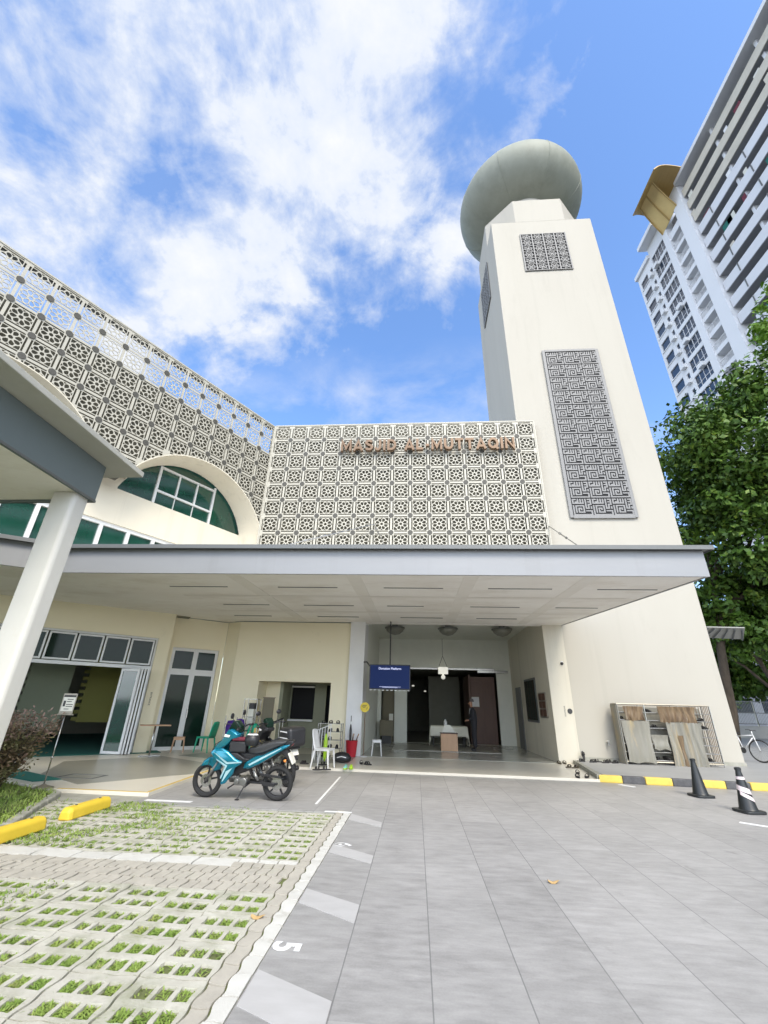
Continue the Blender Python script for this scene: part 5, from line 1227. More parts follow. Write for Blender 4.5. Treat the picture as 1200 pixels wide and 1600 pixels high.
chair('white plastic chair at the platform edge facing the entrance', (-2.38, 12.40, .058), R(-12), 'whiteplastic', False, None)
chair('green plastic chair side-on beside the glass door', (-6.72, 14.95, .058), R(172), 'greenplastic', False, 'green plastic chairs')
chair('green plastic armchair standing behind the teal motorbike', (-5.05, 14.1, .058), R(-100), 'greenplastic', True, 'green plastic chairs')
def stool(name, label, loc, rz, m_, h, w, group=None):
    t = thing(name, label, 'stool', loc, rz, group, local=True); g = MB(); g.box(-w / 2, w / 2, -w / 2, w / 2, h - .03, h); g.build('seat', m_, t, bevel=.012)
    for a in (-1, 1):
        for b in (-1, 1): g = MB(); g.tube([(a * (w / 2 - .03), b * (w / 2 - .03), h - .031), (a * (w / 2 + .01), b * (w / 2 + .01), 0)], [.02, .015], 8); g.build('leg', m_, t)
    g = MB(); 
    for b in (-1, 1): g.box(-w / 2 + .03, w / 2 - .03, b * (w / 2 - .025) - .008, b * (w / 2 - .025) + .008, h - .08, h - .031)
    build_each(g, 'apron', m_, t)
stool('white_stool', 'small white plastic stool just inside the entrance below the screen', (-1.29, 15.75, .062), R(4), 'whiteplastic', .46, .30)
stool('wooden_stool', 'low reddish wooden stool in front of the glass door', (-7.50, 14.75, .058), R(25), 'wood', .42, .34)
# pedestal table by the pillar
t = thing('pedestal_table', 'narrow table on one steel leg beside the cream pillar', 'table', (-7.62, 13.42, .058), R(35), local=True)
g = MB(); g.box(-.40, .40, -.17, .17, .78, .81); g.build('table_top', 'wood', t, bevel=.004)
g = MB(); g.tube([(0, 0, .03), (0, 0, .78)], .025, 10); g.build('leg', 'steel', t, smooth=True)
g = MB(); g.box(-.28, .28, -.03, .03, .0, .03); g.box(-.03, .03, .031, .22, .0, .028); g.box(-.03, .03, -.22, -.031, .0, .028); g.build('base', 'steel', t, bevel=.006)
# notice stand at the left
t = thing('notice_stand', 'silver pole stand with a small framed notice at the end of the platform', 'notice stand', (-6.66, 8.50, .05), R(20), local=True)
g = MB(); g.lathe([(.17, 0), (.17, .012), (.05, .05), (.022, .07)], (0, 0, 0), 28); g.build('base', 'stainless', t, autosm=40)
g = MB(); g.tube([(0, 0, .06), (0, 0, 1.18)], .013, 10); g.tube([(0, 0, .46), (0, 0, .50)], .02, 10); g.build('pole', 'steel', t, smooth=True)
g = MB(); g.box(-.115, .115, -.012, .0, 1.2, 1.56); g.box(-.14, .14, -.03, .02, 1.18, 1.198); fr = g.build('frame', 'stainless', t, bevel=.004)
g = MB(); g.box(-.098, .098, -.0145, -.0122, 1.25, 1.52); nt_ = g.build('notice', 'paper', fr)
g = MB(); g.box(-.10, .10, -.0165, -.0148, 1.495, 1.53); g.box(-.085, -.045, -.0165, -.0148, 1.33, 1.43)
for z, a, b in ((1.45, -.03, .07), (1.41, -.03, .05), (1.36, -.03, .08), (1.325, -.03, .08), (1.28, -.05, .03)): g.box(a, b, -.0165, -.0148, z, z + .012)
build_each(g, 'printed_line', 'darkgrey', nt_)

# ---- servery clutter
t = thing('metal_shelf', 'tall open metal shelf holding stacked boxes at the left of the nook', 'shelf', (-5.25, 14.75, .058))
g = MB()
for x, y in ((-5.5, 14.6), (-5.08, 14.6), (-5.5, 14.95), (-5.08, 14.95)): g.tube([(x, y, .058), (x, y, 1.64)], .012, 6)
build_each(g, 'post', 'steel', t)
g = MB()
for z in (.3, .7, 1.1, 1.62): g.box(-5.5, -5.08, 14.6, 14.95, z, z + .015)
build_each(g, 'shelf', 'steel', t)
for i, (z, h, mm, lb) in enumerate(((.72, .36, 'paper', 'pale carton on the middle of the metal shelf'), (1.12, .2, 'paper', 'small pale carton high on the metal shelf'), (1.325, .17, 'blackplastic', 'black box at the top of the metal shelf'))):
    o = MB().box(-5.36, -5.18, 14.66, 14.9, z, z + h); tt = thing('storage_box', lb, 'box', (-5.27, 14.78, z)); o.build('carton', mm, tt, bevel=.006); MB().box(-5.365, -5.175, 14.655, 14.905, z + h + .001, z + h + .02).build('lid', mm, tt)
t = thing('leaning_board', 'dark brown board leaning in the nook beside the metal shelf', 'board', (-4.85, 15.0, .058)); g = MB(); g.prism([(-5.04, 15.05), (-4.70, 15.15), (-4.70, 15.18), (-5.04, 15.08)], .058, 1.68); g.build('board', 'brownboard', t); MB().prism([(-5.06, 15.04), (-4.68, 15.15), (-4.68, 15.20), (-5.06, 15.09)], 1.681, 1.70).build('edge_trim', 'darkwood', t)
t = thing('plank', 'yellow board leaning against the black handrail', 'board', (-4.75, 13.9, .058)); g = MB(); g.xz([(-4.86, .06), (-4.5, .06), (-4.66, .84), (-4.82, .84)], 13.9, 13.92); g.build('board', 'yellowwood', t); g = MB(); g.box(-4.75, -4.72, 13.87, 13.899, .06, .84); g.build('strip', 'whiteplastic', t)
t = thing('handrail', 'sloping black handrail with silver balusters in front of the nook', 'handrail', (-4.3, 14.0, .058)); g = MB(); g.tube([(-4.72, 13.85, .84), (-4.0, 14.05, 1.12)], .022, 8); g.build('rail', 'blackplastic', t, smooth=True)
g = MB()
for k in (0, .08, .42, .5, .86, .98): x, y = -4.72 + .72 * k, 13.85 + .2 * k; g.tube([(x, y, .058), (x, y, .82 + .28 * k)], .012, 6)
build_each(g, 'baluster', 'steel', t)
t = thing('clothes_trolley', 'purple bags hanging on a little stand behind the teal motorbike', 'trolley', (-5.62, 14.5, .058)); g = MB()
g.lathe([(.05, .40), (.20, .46), (.22, .75), (.17, .93), (.03, .95)], (-5.74, 14.5, .06), 14, sx=1, sy=.5); g.lathe([(.05, .42), (.17, .5), (.18, .78), (.12, .98), (.02, 1.0)], (-5.50, 14.46, .06), 14, sx=1, sy=.5); build_each(g, 'bag', 'purple', t, smooth=True)
g = MB(); g.tube([(-5.62, 14.4, .058), (-5.58, 14.4, 1.10)], .016, 6); g.tube([(-5.95, 14.4, .058), (-5.95, 14.4, 1.14)], .012, 6); g.tube([(-5.95, 14.4, .9), (-5.58, 14.4, .9)], .012, 6); g.build('frame', 'steel', t)

# ---- shoe racks
def shoe(name, label, loc, rz, kind='sandal', m_='sandal', m2=None, group='shoes left around the entrance', tilt=None, sc=1.0):
    t = thing(name, label, 'shoe', loc, rz, group, local=True)
    if tilt: t.matrix_basis = t.matrix_basis @ Matrix.Rotation(R(tilt), 4, 'Y')
    L_ = .27 * sc; out = []
    for k in range(20):
        a = 2 * math.pi * k / 20; x = math.cos(a) * L_ / 2; w = (.052 if math.cos(a) > 0 else .042) * sc * (1 - .15 * math.cos(a) ** 2); out.append((x, math.sin(a) * w))
    g = MB(); g.prism(out, 0.0, .028 * sc); g.build('sole', m2 or m_, t, bevel=.006)
    g = MB()
    if kind == 'sneaker':
        prof = [(-L_ / 2 * .95, .09), (-L_ * .2, .10), (0.02, .085), (L_ * .3, .06), (L_ * .46, .04)]
        for i, (x, h) in enumerate(prof):
            ring = []
            for k in range(8): a = math.pi * k / 7; ring.append(g.P((x, math.cos(a) * .043 * (1 if i not in (0, 4) else .6), .028 + math.sin(a) * (h - .028))))
            if i: 
                for k in range(7): g.fi([pr_[k], pr_[k + 1], ring[k + 1], ring[k]])
            pr_ = ring
        o = g.build('upper', m_, t, smooth=True); o.modifiers.new('solid', 'SOLIDIFY').thickness = .006
    else:
        for x0, w, h in ((.045 * sc, .05, .055), (-.02 * sc, .028, .06)) if kind == 'sandal' else ((.05 * sc, .075, .055),):
            A = [[g.P((x0 + e * w / 2, math.cos(math.pi * k / 8) * .050 * sc, .028 * sc + math.sin(math.pi * k / 8) * h * sc)) for k in range(9)] for e in (-1, 1)]
            for k in range(8): g.fi([A[0][k], A[0][k + 1], A[1][k + 1], A[1][k]])
        for o in build_each(g, 'strap', m_, t, smooth=True): o.modifiers.new('solid', 'SOLIDIFY').thickness = .008
    return t
t = thing('shoe_rack', 'silver shoe rack with black shoes beside the white chair', 'shoe rack', (-2.6, 14.4, .058))
g = MB()
for x, y in ((-2.95, 14.2), (-2.25, 14.2), (-2.95, 14.55), (-2.25, 14.55)): g.tube([(x, y, .058), (x, y, 1.02)], .014, 6)
build_each(g, 'post', 'steel', t)
for z in (.12, .34, .56, .78, 1.0): g = MB(); g.box(-2.95, -2.25, 14.2, 14.55, z, z + .012); g.build('shelf', 'steel', t)
t = thing('railing_panel', 'small white barred railing with a sloping top beside the silver shoe rack', 'railing', (-2.75, 13.9, .058)); g = MB()
for k in range(7): x = -3.02 + k * .085; g.tube([(x, 13.95 - k * .01, .058), (x, 13.95 - k * .01, .78 + .035 * k)], .011, 6)
build_each(g, 'bar', 'whiteplastic', t)
MB().tube([(-3.04, 13.95, .78), (-2.5, 13.88, 1.0)], .014, 6).build('top_rail', 'whiteplastic', t)
t = thing('lime_umbrella', 'folded lime green umbrella standing against the white barred railing', 'umbrella', (-2.62, 13.82, .058)); g = MB(); g.lathe([(.012, .06), (.05, .15), (.06, .55), (.03, .72), (.012, .76)], (-2.62, 13.82, 0), 12); g.build('canopy', 'lime', t, smooth=True); MB().tube([(-2.62, 13.82, .75), (-2.62, 13.82, .9), (-2.59, 13.82, .93)], .012, 6).build('handle', 'darkgrey', t)
sh_n = 0
where = ['lowest', 'second', 'third', 'fourth', 'top']
for zi, z in enumerate((.132, .352, .572, .792, 1.012)):
    for xi, x in enumerate((-2.82, -2.6, -2.38)):
        if (zi, xi) in ((1, 0), (3, 0), (2, 2)): continue
        shoe('shoe', 'black shoe on the %s shelf of the silver rack, %s' % (where[zi], ('left end', 'middle', 'right end')[xi]), (x, 14.36, z), R(-90 + random.uniform(-15, 15)), 'sneaker' if zi % 2 else 'sandal', group='black shoes on the silver rack')
t = thing('bin', 'red plastic bin with umbrellas and brooms at the foot of the white pier', 'bin', (-2.05, 15.22, .058)); g = MB(); g.lathe([(.145, 0), (.19, .43), (.20, .45), (.175, .45), (.135, .02)], (-2.05, 15.22, .058), 24); g.build('bucket', 'red', t, autosm=50)
t = thing('folded_umbrella', 'black folded umbrella standing upright in the red bin', 'umbrella', (-2.10, 15.2, .1)); g = MB(); g.lathe([(.01, .12), (.035, .3), (.04, .8), (.02, .95)], (-2.10, 15.2, 0), 10); g.build('canopy', 'blackplastic', t, smooth=True); MB().tube([(-2.1, 15.2, .94), (-2.1, 15.2, 1.22)], .012, 6).build('handle', 'blackplastic', t); MB().tube([(-2.1, 15.2, .98), (-2.1, 15.2, 1.05)], .02, 8).build('grip', 'whiteplastic', t)
for dx, lb in ((.0, 'brown wooden brush sticking out of the red bin on the left'), (.09, 'brown wooden brush leaning right out of the red bin')):
    t = thing('brush', lb, 'brush', (-2.05 + dx, 15.25, .3)); g = MB(); g.tube([(-2.06 + dx * .4, 15.25, .15), (-2.02 + dx * 1.6, 15.27, .62)], [.02, .035], 8, flat=.5); g.build('handle', 'darkwood', t); MB().tube([(-2.02 + dx * 1.6, 15.27, .621), (-2.0 + dx * 1.8, 15.28, .70)], [.035, .04], 8, flat=.5).build('bristles', 'wood', t)
t = thing('round_sign', 'round yellow caution sign on a thin pole by the white pier', 'sign', (-1.67, 15.3, .058)); g = MB(); g.lathe([(.12, 0), (.12, .015), (.02, .03)], (-1.67, 15.3, .058), 20); g.build('base', 'whiteplastic', t); MB().tube([(-1.67, 15.3, .08), (-1.67, 15.3, 1.36)], .014, 8).build('pole', 'brass', t)
g = MB(); g.lathe([(.001, -.006), (.15, -.006), (.15, .006), (.001, .006)], (-1.68, 15.29, 1.48), 28, 'y'); dsc = g.build('disc', 'signyellow', t)
g = MB(); g.box(-1.76, -1.62, 15.279, 15.2835, 1.53, 1.545); g.box(-1.77, -1.64, 15.279, 15.2835, 1.50, 1.512); g.box(-1.75, -1.66, 15.279, 15.2835, 1.465, 1.477); g.xz([(-1.63, 1.40), (-1.60, 1.44), (-1.595, 1.50), (-1.615, 1.45)], 15.279, 15.2835); build_each(g, 'symbol', 'darkgrey', dsc)
t = thing('backpack', 'black bag with a white stripe lying at the foot of the shoe rack', 'bag', (-2.15, 13.55, .058)); g = MB(); g.lathe([(.05, .0), (.24, .04), (.26, .14), (.18, .24), (.04, .27)], (-2.08, 13.6, .058), 18, sy=.6); g.build('bag_body', 'blackplastic', t, smooth=True); MB().tube([(-2.2, 13.43, .2), (-2.08, 13.41, .23), (-1.95, 13.46, .2)], .012, 6).build('strap', 'whiteplastic', t)
# single shoes on the ground
for nm, lb, x, y, a, kd, mm in (
    ('sandal', 'black sandal on the platform left of the white chair', -3.02, 13.05, 170, 'sandal', 'sandal'),
    ('sandal', 'black sandal just in front of the white chair legs, the left of two', -2.42, 11.98, 200, 'sandal', 'sandal'),
    ('sandal', 'black sandal just in front of the white chair legs, the right of two', -2.24, 12.05, 190, 'sandal', 'sandal'),
    ('sandal', 'dark sandal lying under the white chair', -2.5, 12.95, 20, 'sandal', 'sandal'),
    ('sandal', 'black sandal on the platform below the yellow sign, left one', -1.52, 13.52, 100, 'sandal', 'sandal'),
    ('sandal', 'black sandal on the platform below the yellow sign, right one', -1.33, 13.38, 150, 'sandal', 'sandal'),
    ('slipper', 'grey slipper on the platform at the right pier corner, left one', 4.38, 15.35, 95, 'slipper', 'brownsandal'),
    ('slipper', 'grey slipper on the platform at the right pier corner, right one', 4.56, 15.42, 85, 'slipper', 'brownsandal'),
    ('slipper', 'brown slipper along the plain kerb midway to the pier, the left of two', 4.36, 14.45, 40, 'slipper', 'brownsandal'),
    ('slipper', 'brown slipper along the plain kerb midway to the pier, the right of two', 4.53, 14.40, 30, 'slipper', 'brownsandal'),
    ('slipper', 'single dark slipper along the plain kerb between two pairs', 4.20, 13.2, 80, 'slipper', 'sandal'),
    ('slipper', 'dark slipper nearest the end of the yellow kerb, the left of two', 3.95, 12.45, 85, 'slipper', 'sandal'),
    ('slipper', 'dark slipper nearest the end of the yellow kerb, the right of two', 4.18, 12.50, 60, 'slipper', 'sandal')):
    shoe(nm, lb, (x, y, .060), R(a), kd, mm)
shoe('trainer', 'mint and yellow-green trainer at the platform edge, the left of two', (-1.80, 12.42, .058), R(-94), 'sneaker', 'mint' if 'mint' in M else 'lime', 'lime', sc=1.05)
shoe('trainer', 'mint and yellow-green trainer at the platform edge, the right of two', (-1.66, 12.45, .058), R(-86), 'sneaker', 'lime', 'lime', sc=1.05)
for i, (x, y, a) in enumerate(((5.0, 15.25, 10), (5.32, 15.15, 200), (5.5, 15.3, 160), (5.66, 15.1, 20), (5.85, 15.3, 170), (5.95, 15.12, 30))):
    shoe('sandal', 'dark sandal in the row at the foot of the tower wall, %s from the pier' % ('first', 'second', 'third', 'fourth', 'fifth', 'sixth')[i], (x, y, .146), R(a), 'sandal', 'sandal', group='sandals at the foot of the tower wall')
shoe('sandal', 'dark sandal standing on end against the tower wall', (5.14, 15.42, .29), R(100), 'slipper', 'sandal', group='sandals at the foot of the tower wall', tilt=-75)

# big stained shoe rack on the tower wall
t = thing('covered_shoe_rack', 'long steel shoe rack behind rust-stained plastic sheets at the tower wall', 'shoe rack', (7.55, 15.2, .146))
X0, X1, Y0_, Y1_, Z0, Z1 = 6.24, 8.98, 15.0, 15.42, .20, 1.78
g = MB()
for x in (X0, 7.05, 8.05, X1):
    for y in (Y0_, Y1_): g.tube([(x, y, .146), (x, y, Z1)], .018, 6)
build_each(g, 'post', 'steel', t)
g = MB(); g.tube([(X0, Y0_, Z1), (X1, Y0_, Z1)], .02, 6); g.tube([(X0, Y1_, Z1 + .0), (X1, Y1_, Z1)], .02, 6); g.tube([(X0, Y0_, Z1), (X0, Y1_, Z1)], .02, 6); g.tube([(X1, Y0_, Z1), (X1, Y1_, Z1)], .02, 6); g.tube([(X0, Y0_, .22), (X1, Y0_, .22)], .018, 6); build_each(g, 'rail', 'stainless', t)
for k in range(7):
    z = .26 + k * .215; g = MB()
    for y in (15.08, 15.18, 15.28, 15.38): g.tube([(X0, y, z), (X1, y, z)], .007, 5)
    g.tube([(X0, Y0_ + .01, z), (X1, Y0_ + .01, z)], .010, 5); g.build('shelf', 'steel', t)
g = MB()
for k in range(5): g.tube([(X1 + .01, Y0_ + .05 + k * .08, .2), (X1 + .01, Y0_ + .05 + k * .08, Z1 - .02)], .012, 6)
for k in range(4): g.tube([(X1 - .08 - k * .09, Y1_ - .01, .2), (X1 - .08 - k * .09, Y1_ - .01, Z1 - .02)], .010, 6)
build_each(g, 'side_bar', 'brass', t)
g = MB(); g.box(X0 - .03, X0 - .02, Y0_, Y1_, .16, Z1 - .02); g.box(X0, X0 + .02, Y0_ - .03, Y0_ - .021, .16, Z1 - .02); build_each(g, 'side_sheet', 'rust', t)
M['sheet'] = mat('cloudy_plastic_sheet', (0.27, 0.26, 0.215), 0.45, col2=(0.19, 0.18, 0.145), ns=1.6, amt=.5, stretch=(3, 1, .5), dirt=(0.44, .34, .17), dscale=.9, dlo=.58, dhi=.74)
def sheet(name, x0, x1, z0, z1, m_, y, amp=.02, fr=7.0, nx=60, seed=0):
    g = MB(); r_ = random.Random(seed)
    for i in range(nx):
        for j in range(10):
            def Q(i, j):
                u, v = i / nx, j / 10; return (x0 + (x1 - x0) * u + .02 * math.sin(v * 5 + u * 9), y - amp * math.sin(u * fr * 6.283 + math.sin(v * 4 + seed)) * (1 - .3 * v) - .01 * math.sin(v * 7), z0 + (z1 - z0) * v + (.02 * math.sin(u * 9 + seed) if j == 0 else 0))
            g.face([Q(i, j), Q(i + 1, j), Q(i + 1, j + 1), Q(i, j + 1)])
    return g.build(name, m_, t, merge=True, smooth=True)
sheet('plastic_cover', 6.42, 6.98, 1.32, 1.72, 'ruststain', 14.955, seed=1, fr=3); sheet('plastic_cover', 6.30, 7.08, .20, 1.32, 'sheet', 14.965, seed=2, fr=3, amp=.012)
sheet('plastic_cover', 7.42, 8.50, 1.30, 1.74, 'ruststain', 14.94, seed=3, fr=6, amp=.025); sheet('plastic_cover', 7.58, 8.55, .14, 1.30, 'rust', 14.94, seed=4, fr=5, amp=.03)
sheet('plastic_cover', 7.10, 7.56, .55, .95, 'sheet', 14.975, seed=8, fr=2, amp=.01, nx=20)
sheet('plastic_cover', 7.84, 7.95, .16, .95, 'ruststain', 14.905, seed=5, fr=.5, amp=.01, nx=8); sheet('back_sheet', X0 + .02, X1 - .1, .2, 1.70, 'sheet', 15.41, seed=6, fr=2, amp=.008)
for i, (x, z, lb) in enumerate(((6.36, 1.345, 'left end under the first rust patch'), (7.22, 1.56, 'high in the open middle bay'), (7.3, 1.13, 'upper middle of the open bay'), (7.42, .70, 'centre of the rack beside the grey folds'), (8.72, 1.345, 'right end, upper of two'), (8.76, 1.13, 'right end, lower of two'), (7.2, .27, 'bottom shelf, left of the open bay'), (7.5, .27, 'bottom shelf, right of the open bay'), (8.7, .27, 'bottom shelf near the right end'), (6.45, .27, 'bottom shelf at the left end'))):
    shoe('shoe', 'dark shoe on the stained rack, ' + lb, (x, 15.17, z + .008), R(-80 + i * 13 % 40), 'sneaker' if i % 2 else 'sandal', group='shoes on the stained rack')

# ---- cones
def cone(label, loc, taped):
    t = thing('traffic_cone', label, 'traffic cone', loc, R(8), 'black cones on the forecourt', local=True)
    g = MB(); o_ = [(.20 * math.copysign(abs(math.cos(a)) ** .45, math.cos(a)), .20 * math.copysign(abs(math.sin(a)) ** .45, math.sin(a))) for a in [2 * math.pi * k / 32 for k in range(32)]]; g.prism(o_, 0, .045); g.build('base', 'rubber', t, bevel=.012)
    g = MB(); g.lathe([(.15, .046), (.135, .07), (.045, .62), (.042, .64), (.052, .645), (.052, .68), (.03, .69)], (0, 0, 0), 28); c = g.build('cone_body', 'rubber', t, autosm=35)
    if taped:
        g = MB()
        def rr(z): return .135 + (z - .07) * (.045 - .135) / .55 + .003
        for z0, z1, a0, a1, sl in ((.50, .545, 0, 6.283, 0), (.36, .44, 2.2, 6.0, -.10), (.27, .33, 3.4, 6.1, -.14)):
            n = 22
            for k in range(n):
                a, b = a0 + (a1 - a0) * k / n, a0 + (a1 - a0) * (k + 1) / n; s0, s1 = sl * k / n, sl * (k + 1) / n
                g.face([(rr(z0 + s0) * math.cos(a), rr(z0 + s0) * math.sin(a), z0 + s0), (rr(z0 + s1) * math.cos(b), rr(z0 + s1) * math.sin(b), z0 + s1), (rr(z1 + s1) * math.cos(b), rr(z1 + s1) * math.sin(b), z1 + s1), (rr(z1 + s0) * math.cos(a), rr(z1 + s0) * math.sin(a), z1 + s0)])
        build_each(g, 'tape', 'tape', c)
cone('plain black traffic cone in front of the striped kerb', (5.86, 10.82, 0), False)
cone('black traffic cone wrapped in peeling pale tape near the right edge', (5.83, 9.38, 0), True)
# ---- wheel stops
def stop(label, y0, y1, x):
    t = thing('wheel_stop', label, 'wheel stop', (x, y0, 0), 0, 'yellow wheel stops'); g = MB(); pr = [(x - .10, 0), (x + .10, 0), (x + .085, .12), (x + .05, .15), (x - .05, .15), (x - .085, .12)]
    L_ = [(y0, 0.75), (y0 + .05, 1), (y1 - .05, 1), (y1, .75)]; rings = [[g.P((x + (a - x) * k, y, b * (k if b > 0 else 1))) for a, b in pr] for y, k in L_]
    for A, B in zip(rings, rings[1:]):
        for k in range(6): g.fi([A[k], A[(k + 1) % 6], B[(k + 1) % 6], B[k]])
    g.fi(rings[0][::-1]); g.fi(rings[-1]); o = g.build('stop_block', 'yellow', t, bevel=.02, bseg=3)
    g = MB()
    for yy_ in (y0 + .2, y1 - .2): g.lathe([(.001, .1502), (.018, .1502), (.018, .156), (.001, .156)], (x, yy_, 0), 10)
    build_each(g, 'bolt', 'darkgrey', t)
stop('yellow concrete wheel stop in the far parking bay', 6.72, 7.62, -4.84); stop('yellow concrete wheel stop nearest the left edge', 5.2, 6.32, -4.82)
# ---- dry leaves
for x, y, lb in ((1.335, 5.42, 'pale dry leaf lying alone on the grey court tiles'), (-1.26, 4.29, 'orange dry leaf on the grass pavers near number 5')):
    g = MB(); n = 10; pts = []
    for k in range(n):
        a = 2 * math.pi * k / n; pts.append((x + .055 * math.cos(a) * (1.0 + .2 * math.cos(3 * a)), y + .032 * math.sin(a), .014 + .012 * math.cos(2 * a)))
    for k in range(n): g.face([(x, y, .010), pts[k], pts[(k + 1) % n]])
    o = g.build('dry_leaf', 'dryleaf', merge=True); o.modifiers.new('solid', 'SOLIDIFY').thickness = .002; tag(o, lb, 'leaf', 'fallen dry leaves')
# ---- green mat
tag(MB().prism([(-9.6, 10.0), (-7.3, 9.0), (-7.0, 9.35), (-9.2, 10.5)], .0592, .072).build('green_mat', 'carpet'), 'strip of green matting on the platform behind the bush', 'mat')
# ---- bush
t = thing('bush', 'feathery reddish-green bush at the left edge behind the white column', 'bush', (-7.2, 8.0, .05)); rnd = random.Random(4); st = MB(); lf = MB(); tp = MB()
for k in range(44):
    a = rnd.uniform(0, 6.283); r_ = rnd.uniform(.1, .62); h = rnd.uniform(.75, 1.28) - r_ * .35; p0 = Vector((-7.2 + rnd.uniform(-.08, .08), 8.0 + rnd.uniform(-.08, .08), .05)); p1 = p0 + Vector((math.cos(a) * r_ * .6, math.sin(a) * r_ * .6, h * .6)); p2 = p0 + Vector((math.cos(a) * r_, math.sin(a) * r_, h))
    st.tube([p0, p1, p2], [.014, .009, .004], 5)
    for j in range(150):
        f = rnd.uniform(.25, 1.12); q = p0.lerp(p1, min(1, f * 1.6)) if f < .6 else p1.lerp(p2, (f - .6) / .4); q = q + Vector((rnd.gauss(0, .085), rnd.gauss(0, .085), rnd.gauss(0, .06)))
        d = Vector((rnd.gauss(0, 1) + math.cos(a), rnd.gauss(0, 1) + math.sin(a), rnd.gauss(.3, .6))).normalized(); u = d.cross(Vector((rnd.uniform(-1, 1), rnd.uniform(-1, 1), 1))).normalized() * .017; L_ = rnd.uniform(.05, .10)
        (tp if q.z > 1.0 + rnd.uniform(-.2, .15) else lf).face([tuple(q), tuple(q + d * L_ * .5 + u), tuple(q + d * L_), tuple(q + d * L_ * .5 - u)])
st.build('stems', 'bark', t); lf.build('foliage', 'bushleaf', t); tp.build('flowering_tips', 'bushtop', t)

# ---- lobby fittings
for i, (x, lb) in enumerate(((-.83, 'glass bowl ceiling light above the hanging screen'), (1.29, 'middle glass bowl ceiling light of the entrance'), (3.41, 'glass bowl ceiling light nearest the right pier'))):
    t = thing('ceiling_light', lb, 'ceiling light', (x, 17.5, 4.55), group='bowl lights in the entrance'); g = MB(); g.lathe([(.03, 4.13), (.2, 4.18), (.33, 4.28), (.38, 4.40)], (x, 17.5, 0), 28, cap=True); g.build('bowl', 'lampglass', t, smooth=True); MB().lathe([(.395, 4.38), (.40, 4.42), (.39, 4.43)], (x, 17.5, 0), 28, cap=False).build('rim', 'edge', t); MB().lathe([(.12, 4.43), (.12, 4.55)], (x, 17.5, 0), 20).build('ceiling_mount', 'edge', t)
t = thing('hanging_screen', 'dark blue display screen hanging on a pole at the entrance pier', 'screen', (-.86, 15.0, 2.4)); g = MB(); g.box(-1.54, -.18, 15.0, 15.07, 2.02, 2.80); cs = g.build('casing', 'blackplastic', t, bevel=.008)
pnl = MB().box(-1.51, -.21, 14.994, 14.9995, 2.06, 2.77).build('display', 'screen', cs)
text_mesh('title', 'Donation Platform', .10, .001, 'screentext', cs, Matrix.Translation((-.86, 14.992, 2.64)) @ FRONT, 'CENTER')
g = MB(); g.box(-1.2, -.5, 14.992, 14.9935, 2.105, 2.112); g.box(-1.1, -.6, 14.992, 14.9935, 2.085, 2.091); build_each(g, 'text_line', 'screentext', cs)
g = MB()
for k in range(10): x = -1.52 + k * .138; g.box(x, x + .07, 15.005, 15.05, 1.995, 2.018)
build_each(g, 'lower_tab', 'whiteplastic', t)
g = MB(); g.tube([(-.86, 15.05, 2.8), (-.86, 15.05, 4.22)], .022, 8); g.tube([(-1.5, 15.1, 2.7), (-1.68, 15.3, 2.9), (-1.79, 15.46, 2.9)], .022, 6); build_each(g, 'mounting_arm', 'darkgrey', t)
t = thing('hanging_lamp', 'white lantern box hanging on two wires in the lobby opening', 'lamp', (1.27, 21.3, 3.2)); g = MB(); g.box(1.05, 1.5, 21.2, 21.36, 2.95, 3.26); g.build('lantern_box', 'bulb', t, bevel=.01); g = MB(); g.tube([(1.08, 21.28, 3.27), (1.27, 21.28, 3.75), (1.27, 21.28, 4.55)], .010, 5); g.tube([(1.47, 21.28, 3.27), (1.27, 21.28, 3.75)], .010, 5); g.build('wire', 'darkgrey', t); MB().lathe([(.03, 2.94), (.10, 2.84), (.09, 2.76), (.02, 2.72)], (1.27, 21.28, 0), 16).build('bulb', 'bulb', t, smooth=True)
for x, y, z, lb in ((-.15, 24.5, 2.55, 'small lit lamp deep inside the hall behind the hanging screen'), (.55, 28, 2.4, 'tiny lit lamp far back in the dark hall')):
    t = thing('hall_lamp', lb, 'lamp', (x, y, z), group='lit lamps deep in the hall'); MB().lathe([(.02, .04), (.08, .0), (.06, -.03), (.02, -.04)], (x, y, z), 14).build('shade', 'bulb', t, smooth=True); MB().tube([(x, y, z + .06), (x, y, 3.25)], .01, 5).build('stem', 'darkgrey', t)
# table with cloth, box, bottle
t = thing('cloth_table', 'table under an ivory tablecloth in front of the man in the lobby', 'table', (1.35, 20.1, .065)); g = MB()
for x in (.72, 1.98):
    for y in (19.85, 20.35): g.tube([(x, y, .065), (x, y, .80)], .02, 6)
build_each(g, 'leg', 'darkgrey', t); MB().box(.62, 2.08, 19.75, 20.45, .80, .835).build('table_top', 'wood', t)
g = MB(); nx, ny = 40, 20; H_ = {}
for i in range(nx + 1):
    for j in range(ny + 1):
        x = .20 + 2.30 * i / nx; y = 19.35 + 1.5 * j / ny; ox = max(.60 - x, x - 2.10, 0); oy = max(19.73 - y, y - 20.47, 0); d = max(ox, oy)
        cxn = min(max(x, .60), 2.10); cyn = min(max(y, 19.73), 20.47); k_ = .18 * math.sin(x * 17 + y * 13) * d
        z = .842 - max(d, 0) * 1.0 - (min(ox, oy) * .9); H_[i, j] = g.P((cxn + (x - cxn) * .14 + (k_ if oy > ox else 0) * .4, cyn + (y - cyn) * .14 + (k_ if ox > oy else 0) * .4, max(z, .10)))
for i in range(nx):
    for j in range(ny): g.fi([H_[i, j], H_[i + 1, j], H_[i + 1, j + 1], H_[i, j + 1]])
o = g.build('tablecloth', 'cloth', smooth=True); o.modifiers.new('solid', 'SOLIDIFY').thickness = .004; tag(o, 'ivory cloth draped over the lobby table with hanging corners', 'tablecloth')
